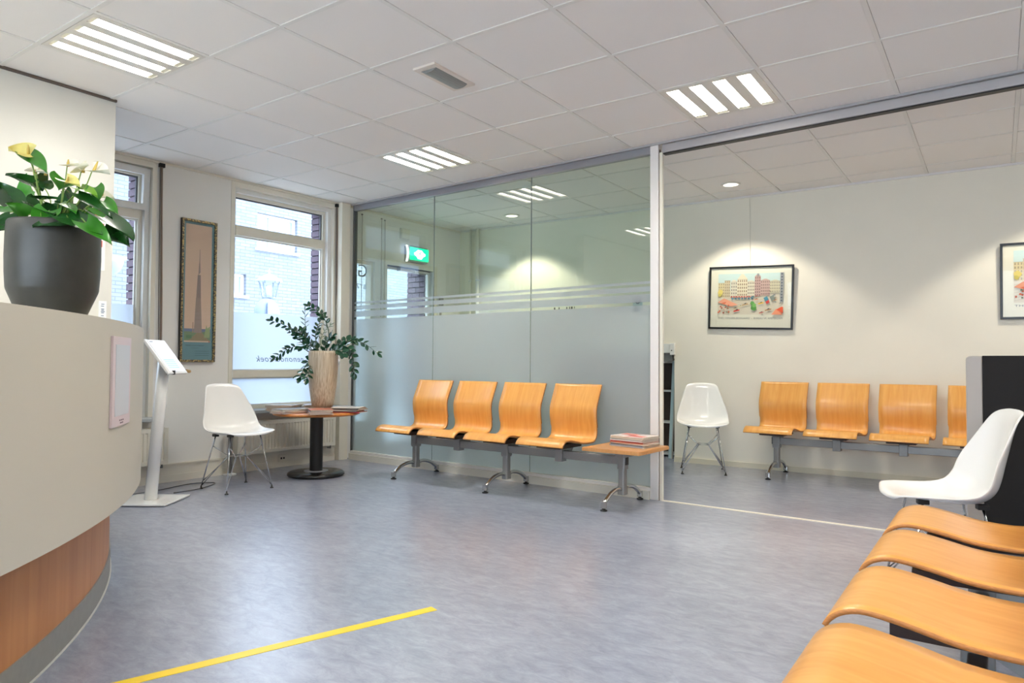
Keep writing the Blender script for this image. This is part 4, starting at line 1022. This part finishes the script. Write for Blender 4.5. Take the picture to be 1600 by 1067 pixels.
def poly_obj(name, polys, y, parent, colours):
    """flat print: coloured shapes laid on the sheet"""
    b = B(); mats = []; idx = {}
    for k, (c, P) in enumerate(polys):
        if c not in idx: idx[c] = len(mats); mats.append(mat('ink_%d_%d_%d' % c, c, .6))
        yy = y-.00004*k
        vs = [b.verts.new((x, yy, z)) for x, z in P]
        try: f = b.faces.new(vs); f.material_index = idx[c]
        except ValueError: pass
    bmesh.ops.recalc_face_normals(b, faces=b.faces)
    me = bpy.data.meshes.new(name); b.to_mesh(me); b.free()
    for m_ in mats: me.materials.append(m_)
    o = bpy.data.objects.new(name, me); COL.objects.link(o); o.parent = parent; return o
def R(x0, z0, x1, z1): return [(x0, z0), (x1, z0), (x1, z1), (x0, z1)]
def street_print(W_, H_, seed, full=True):
    """a generic pen and wash city street: unit frame 0..W_, 0..H_"""
    rnd = random.Random(seed); P = []
    a = P.append
    a(((206, 226, 222), R(0, H_*.55, W_, H_))); a(((226, 214, 192), R(0, 0, W_, H_*.6)))
    for k in range(7):   # road lines
        z = H_*(.03+.05*k); a(((206, 194, 172), [(W_*.0, z), (W_*.75, z+H_*.26), (W_*.75, z+H_*.268), (0, z+H_*.012)]))
    def house(x0, x1, zb, zt, col, win, gable, nf, nw):
        a((col, R(x0, zb, x1, zt)))
        if gable: a((col, [(x0, zt), (x1, zt), ((x0+x1)/2+.01, zt+gable), ((x0+x1)/2-.01, zt+gable)]))
        a(((150, 132, 120), R(x0, zt-.002, x1, zt)))
        for i in range(nf):
            for j in range(nw):
                ww = (x1-x0)/nw; hh = (zt-zb)/nf
                a((win, R(x0+ww*(j+.25), zb+hh*(i+.22), x0+ww*(j+.75), zb+hh*(i+.8))))
    house(0, W_*.10, H_*.42, H_*.78, (224, 206, 160), (176, 160, 130), 0, 5, 3)
    house(W_*.10, W_*.19, H_*.42, H_*.84, (216, 198, 162), (170, 150, 124), 0, 6, 3)
    house(W_*.20, W_*.30, H_*.40, H_*.80, (232, 222, 200), (150, 140, 130), H_*.05, 5, 3)
    house(W_*.30, W_*.46, H_*.36, H_*.86, (238, 226, 198), (156, 130, 104), H_*.13, 6, 5)
    house(W_*.46, W_*.57, H_*.40, H_*.80, (236, 226, 204), (150, 136, 120), H_*.03, 5, 4)
    house(W_*.57, W_*.66, H_*.44, H_*.92, (206, 170, 160), (140, 112, 112), H_*.05, 7, 3)
    house(W_*.66, W_*.80, H_*.46, H_*.82, (212, 178, 166), (146, 118, 114), H_*.04, 5, 5)
    house(W_*.80, W_*.95, H_*.52, H_*.80, (222, 212, 180), (160, 150, 130), H_*.03, 4, 6)
    house(W_*.95, W_, H_*.30, H_, (158, 160, 160), (96, 104, 112), 0, 10, 1)
    a(((150, 150, 150), R(W_*.605, H_*.92, W_*.635, H_*.99)))
    for k in range(9): a(((196, 92, 80), [(W_*(.20+.04*k), H_*.42), (W_*(.235+.04*k), H_*.42), (W_*(.23+.04*k), H_*.45), (W_*(.205+.04*k), H_*.45)]))
    for k in range(7): a(((96, 130, 140), R(W_*(.22+.05*k), H_*.37, W_*(.25+.05*k), H_*.415)))
    def blob(cx, cz, r, col, n=9):
        a((col, [(cx+r*rnd.uniform(.8, 1.1)*math.cos(2*PI*i/n), cz+r*rnd.uniform(.8, 1.1)*math.sin(2*PI*i/n)) for i in range(n)]))
    blob(W_*.04, H_*.55, W_*.045, (224, 204, 112)); blob(W_*.03, H_*.48, W_*.03, (206, 190, 96))
    a(((232, 160, 128), [(0, H_*.30), (W_*.10, H_*.40), (W_*.32, H_*.24), (W_*.22, H_*.20)]))
    a(((214, 110, 76), [(W_*.06, H_*.29), (W_*.14, H_*.31), (W_*.11, H_*.25)]))
    for k in range(16): blob(W_*rnd.uniform(.0, .2), H_*rnd.uniform(.04, .24), W_*.014, rnd.choice([(206, 104, 70), (146, 120, 84), (232, 216, 190), (178, 84, 60), (110, 120, 96)]))
    blob(W_*.545, H_*.27, W_*.035, (96, 158, 78)); blob(W_*.565, H_*.17, W_*.05, (86, 150, 70)); blob(W_*.57, H_*.22, W_*.035, (120, 178, 92))
    def car(cx, cz, s, col, tilt=0):
        a((col, [(cx-s, cz-s*.22), (cx+s, cz+s*.22+tilt), (cx+s*.9, cz+s*.6+tilt), (cx-s*.8, cz+s*.25)])); a(((70, 70, 76), [(cx-s*.4, cz+s*.2), (cx+s*.5, cz+s*.5), (cx+s*.3, cz+s*.75), (cx-s*.2, cz+s*.5)]))
    for cx, cz, s, c in ((.30, .08, .05, (206, 62, 46)), (.67, .26, .045, (232, 190, 60)), (.36, .20, .03, (226, 216, 160)), (.28, .15, .03, (170, 150, 110)), (.78, .10, .05, (178, 140, 100)), (.68, .04, .035, (190, 90, 84)), (.60, .36, .03, (216, 120, 60)),
                         (.54, .42, .03, (70, 140, 150)), (.43, .23, .05, (190, 160, 116)), (.88, .34, .03, (200, 150, 110)), (.86, .45, .03, (120, 130, 140)), (.60, .44, .02, (200, 90, 70)), (.80, .55, .02, (170, 150, 130)), (.96, .27, .02, (90, 90, 96))):
        car(W_*cx, H_*cz, W_*s, c)
    a(((70, 140, 160), [(W_*.71, H_*.40), (W_*.76, H_*.44), (W_*.79, H_*.36), (W_*.74, H_*.31)])); a(((206, 74, 66), [(W_*.74, H_*.31), (W_*.79, H_*.36), (W_*.80, H_*.29), (W_*.76, H_*.25)])); a(((130, 140, 130), [(W_*.80, H_*.42), (W_*.86, H_*.48), (W_*.88, H_*.36), (W_*.83, H_*.32)]))
    a(((236, 150, 110), [(W_*.83, 0), (W_*.90, H_*.14), (W_, 0)])); a(((232, 92, 50), [(W_*.90, H_*.12), (W_*.98, H_*.19), (W_, H_*.18), (W_, H_*.03)]))
    for k in range(26): x, z = rnd.uniform(.25, .95), rnd.uniform(.05, .4); a(((60, 56, 60), R(W_*x, H_*z, W_*x+.0012, H_*z+.005)))
    return P
def city_picture(x, z, tilt, label, caption, art, seed):
    w_, h_ = .80, .615
    M4 = MB @ T(x, -.012, z) @ Matrix.Rotation(math.radians(-tilt), 4, 'Y') @ Matrix.Rotation(math.radians(1.5), 4, 'X')
    t = frame_pic('framed_picture', M4, w_, h_, .018, .022, FRB, label)
    sheet(t, 'mount', -w_/2+.016, w_/2-.016, -h_/2+.016, h_/2-.016, -.010, MAT_CREAM)
    W_, H_ = .62, .40
    if seed == 2: W_, H_ = .62, .42
    pr_ = poly_obj('print', [(c, [(px-W_/2, pz_-H_/2+.035) for px, pz_ in P]) for c, P in street_print(W_, H_, seed)], -.0103, t, None)
    tm = text_mesh(caption, .024, .0001, spacing=1.02); xs = [v.co.x for v in tm.vertices]; sc = .61/(max(xs)-min(xs))
    obj('caption', tm, mat('caption_grey', (110, 106, 104), .6), t, T(0, -.0105, -.208) @ Matrix.Rotation(PI/2, 4, 'X') @ Matrix.Diagonal((sc, min(1.0, sc*1.25), 1, 1)))
    obj('glazing', bx(-w_/2+.016, w_/2-.016, -.0185, -.0175, -h_/2+.016, h_/2-.016), GLZ, t)
    return t
def bl(x): return x
city_picture(-1.965, 1.650, -2.0, 'black-framed street scene print tilted on the far wall, whole in view', 'THEO VAN DEN BOOGAARD  -  BUREAU VK AMSTERDAM', 1, 1)
city_picture(.425, 1.685, -.4, 'black-framed street scene print cut off by the right edge of the picture', 'THEO VAN DEN BOOGAARD', 2, 2)
t = tag(obj('picture_wire', tube(B(), [(0, 0, 1.95), (0, 0, 2.62)], .0012, 5), mat('wire_pale', (196, 190, 176), .5)), 'thin hanging wire above the tilted street scene print', 'wire'); t.matrix_world = MB @ T(-1.965, -.006, 0)
# tall print in a gilt-speckled frame on the window wall; its local x runs along +Y of the wall
mt, nt, bs = nodes('gilt_speckle'); n1 = nt.nodes.new('ShaderNodeTexNoise'); n1.inputs['Scale'].default_value = 70; tc = nt.nodes.new('ShaderNodeTexCoord'); nt.links.new(tc.outputs['Object'], n1.inputs[0])
r = nt.nodes.new('ShaderNodeValToRGB'); r.color_ramp.elements[0].position = .45; r.color_ramp.elements[1].position = .6; r.color_ramp.elements[0].color = (*lin((88, 80, 72)), 1); r.color_ramp.elements[1].color = (*lin((192, 168, 110)), 1)
nt.links.new(n1.outputs['Fac'], r.inputs[0]); nt.links.new(r.outputs[0], bs.inputs['Base Color']); bs.inputs['Metallic'].default_value = .4; bs.inputs['Roughness'].default_value = .4
w_, h_ = .315, 1.22
M4 = MW @ T(.004, 3.378, 1.604) @ Matrix.Rotation(PI/2, 4, 'Z')
tp = frame_pic('tall_picture', M4, w_, h_, .019, .03, mt, 'tall narrow framed print of a slender tower, hanging between the windows', 'picture')
sheet(tp, 'mount', -w_/2+.017, w_/2-.017, -h_/2+.017, h_/2-.017, -.012, mat('mount_blue', (104, 142, 152), .55))
pw_, ph = .235, 1.01
P = [((216, 186, 164), R(-pw_/2, 0, pw_/2, ph)), ((118, 128, 160), R(-pw_/2, .085, pw_/2, .115)), ((120, 142, 110), R(-pw_/2, .012, pw_/2, .09)), ((150, 134, 104), [(-.08, .012), (.0, .085), (.04, .085), (.11, .012)]),
     ((150, 164, 120), [(.06, .04), (.11, .04), (.115, .14), (.09, .12), (.08, .15)]), ((96, 130, 96), R(-.1, .03, -.05, .06)), ((170, 140, 120), R(-.045, .08, -.037, .17)),
     ((156, 138, 130), [(-.032, .08), (.040, .08), (.026, .38), (-.018, .38)]), ((146, 128, 124), [(-.016, .38), (.026, .38), (.021, .58), (-.006, .58)]), ((150, 132, 128), [(.0, .58), (.018, .60), (.015, .68), (.004, .68)]), ((140, 124, 122), [(.006, .68), (.013, .68), (.011, .80), (.008, .80)]), ((176, 60, 50), R(pw_/2-.014, 0, pw_/2-.004, .01))]
for k in range(12): P.append(((150, 128, 116), R(-.02+k*.0009, .12+k*.036, .03-k*.0012, .1215+k*.036)))
poly_obj('print', [(c, [(x, z-h_/2+.17) for x, z in q]) for c, q in P], -.0123, tp, None)
for s_, sz_, zz in (('FRANK LLOYD WRIGHT', .0155, .136), ('drawings and plans', .008, .118)):
    tm = text_mesh(s_, sz_, .0001); obj('caption', tm, mat('caption_dark', (50, 70, 82), .6), tp, T(-.02, -.0125, -h_/2+zz) @ Matrix.Rotation(PI/2, 4, 'X'))
b = B()
for k in range(3): box(b, -.02, .11, -.0128, -.0125, -h_/2+.09-k*.018, -h_/2+.094-k*.018)
obj('caption_lines', b, mat('caption_faint', (80, 112, 122), .6), tp)
obj('glazing', bx(-w_/2+.017, w_/2-.017, -.022, -.021, -h_/2+.017, h_/2-.017), GLZ, tp)
obj('dark_edge', bx(-w_/2-.002, -w_/2, -.031, 0, -h_/2, h_/2), BLACK, tp)

# ------------------------------------------------------------------ niche: shutter box and shelf rack
t = empty('shutter_box', (0, 0, 0), 0, 'white roller shutter casing above the low opening in the far wall', 'shutter'); t.matrix_world = MB @ T(0, 0, 0)
obj('casing', bx(NX0, NX1-.035, -.03, .1, 1.115, 1.21, bev=.004), mat('casing_white', (222, 224, 220), .4), t)
obj('end_cap', bx(NX1-.035, NX1+.012, -.04, .1, 1.095, 1.215, bev=.004), WHITEP, t)
obj('lock', bx(NX1-.02, NX1-.01, -.045, -.04, 1.135, 1.145), BLACK, t)
obj('shutter_curtain', bx(NX0, NX1-.03, .02, .06, 1.03, 1.115), mat('speckled_grey', (128, 128, 124), .7, noise=.3, nscale=300), t)
t = empty('shelf_rack', (0, 0, 0), 0, 'dark brown rack with white shelves inside the low opening', 'rack'); t.matrix_world = MB @ T(NX1-.10, .30, 0)
obj('back_board', bx(-1.1, .06, .2, .22, 0, 1.06), DKBROWN, t)
for k, z in enumerate((.02, .36, .70, 1.01)): obj('shelf', bx(-1.1, .06, .02, .2, z, z+.018), WHITEP, t)
obj('side_panel', bx(-1.12, -1.1, .0, .22, 0, 1.06), DKBROWN, t); obj('side_panel', bx(.06, .08, .0, .22, 0, 1.06), DKBROWN, t)
obj('front_board', bx(-1.1, .06, .19, .2, .04, 1.0), DKBROWN, t)
t = empty('leaning_board', (0, 0, 0), 0, 'narrow pale blue board leaning inside the low opening beside the rack', 'board'); t.matrix_world = MB @ T(NX1-.118, .20, 0, ry=-.0) @ Matrix.Rotation(math.radians(2.6), 4, 'Y')
obj('board', bx(-.022, .012, -.01, .01, .0, 1.04, bev=.002), mat('board_blue', (182, 204, 208), .4), t)
obj('board_edge', bx(.012, .022, -.008, .012, .0, 1.04), mat('board_edge_grey', (176, 172, 160), .5), t)

# ------------------------------------------------------------------ black screen panel at the right
t = empty('screen_panel', (-.128, 4.15, 0), AP, 'black upholstered screen panel with a grey rounded edge at the right frame edge', 'screen')
b = B(); 
pr0 = [(0, .02), (0, 1.032)] + [(.02-.02*math.cos(a), 1.032+.02*math.sin(a)) for a in [PI/2*i/6 for i in range(1, 7)]] + [(.068, 1.052), (.068, .02)]
prism(b, pr0, -.035, .035); bmesh.ops.transform(b, matrix=Matrix(((1, 0, 0, 0), (0, 0, 1, 0), (0, 1, 0, 0), (0, 0, 0, 1))), verts=b.verts)
o = obj('edge_post', b, mat('post_grey', (176, 167, 158), .4), t); md = o.modifiers.new('bevel', 'BEVEL'); md.width = .006; md.segments = 3
obj('black_face', bx(.068, .95, -.033, .033, .04, 1.053, bev=.003), mat('black_fabric', (30, 27, 26), .85, noise=.1, nscale=400, bump=.3, bscale=500), t)
obj('edge_post', bx(.95, 1.0, -.035, .035, .02, 1.052, bev=.008), M['post_grey'], t)
obj('hinge', bx(-.022, 0, -.02, .0, .475, .53, bev=.003), STEEL, t)
for x in (.03, .97): obj('foot', bx(x-.03, x+.03, -.22, .22, 0, .02, bev=.005), STEEL, t)

# stickers on the back of the glass
t = tag(obj('glass_sticker', bx(-.04, .04, .0305, .0315, 1.40, 1.51), mat('sticker_sheet', (205, 214, 218), .5)), 'small white sticker with a round emblem near the partition post', 'sticker'); t.matrix_world = MP @ T(-2.245, 0, 0)
b = B(); n = 24
for i in range(n): 
    a, c = 2*PI*i/n, 2*PI*(i+1)/n
    vs = [b.verts.new((r_*math.cos(q), -.0002, r_*math.sin(q))) for r_, q in ((.012, a), (.018, a), (.018, c), (.012, c))]; b.faces.new(vs)
obj('emblem_ring', b, mat('emblem_blue', (44, 46, 96), .5), t, T(0, .0303, 1.475))
b = B(); b.faces.new([b.verts.new((.008*math.cos(2*PI*i/16), -.0003, .008*math.sin(2*PI*i/16))) for i in range(16)]); obj('emblem_centre', b, mat('emblem_red', (186, 60, 70), .5), t, T(0, .0303, 1.475))
b = B()
for x0, x1 in ((-.13, -.118), (-.085, -.075), (-.01, .0), (.018, .026), (.036, .05), (.066, .072)): box(b, x0, x1, .0305, .031, 1.435, 1.462)
t = tag(obj('glass_lettering', b, mat('letter_black', (40, 42, 40), .5)), 'fragment of dark lettering on the glass, showing in the lowest clear stripe', 'lettering'); t.matrix_world = MP @ T(-2.88, 0, 0)
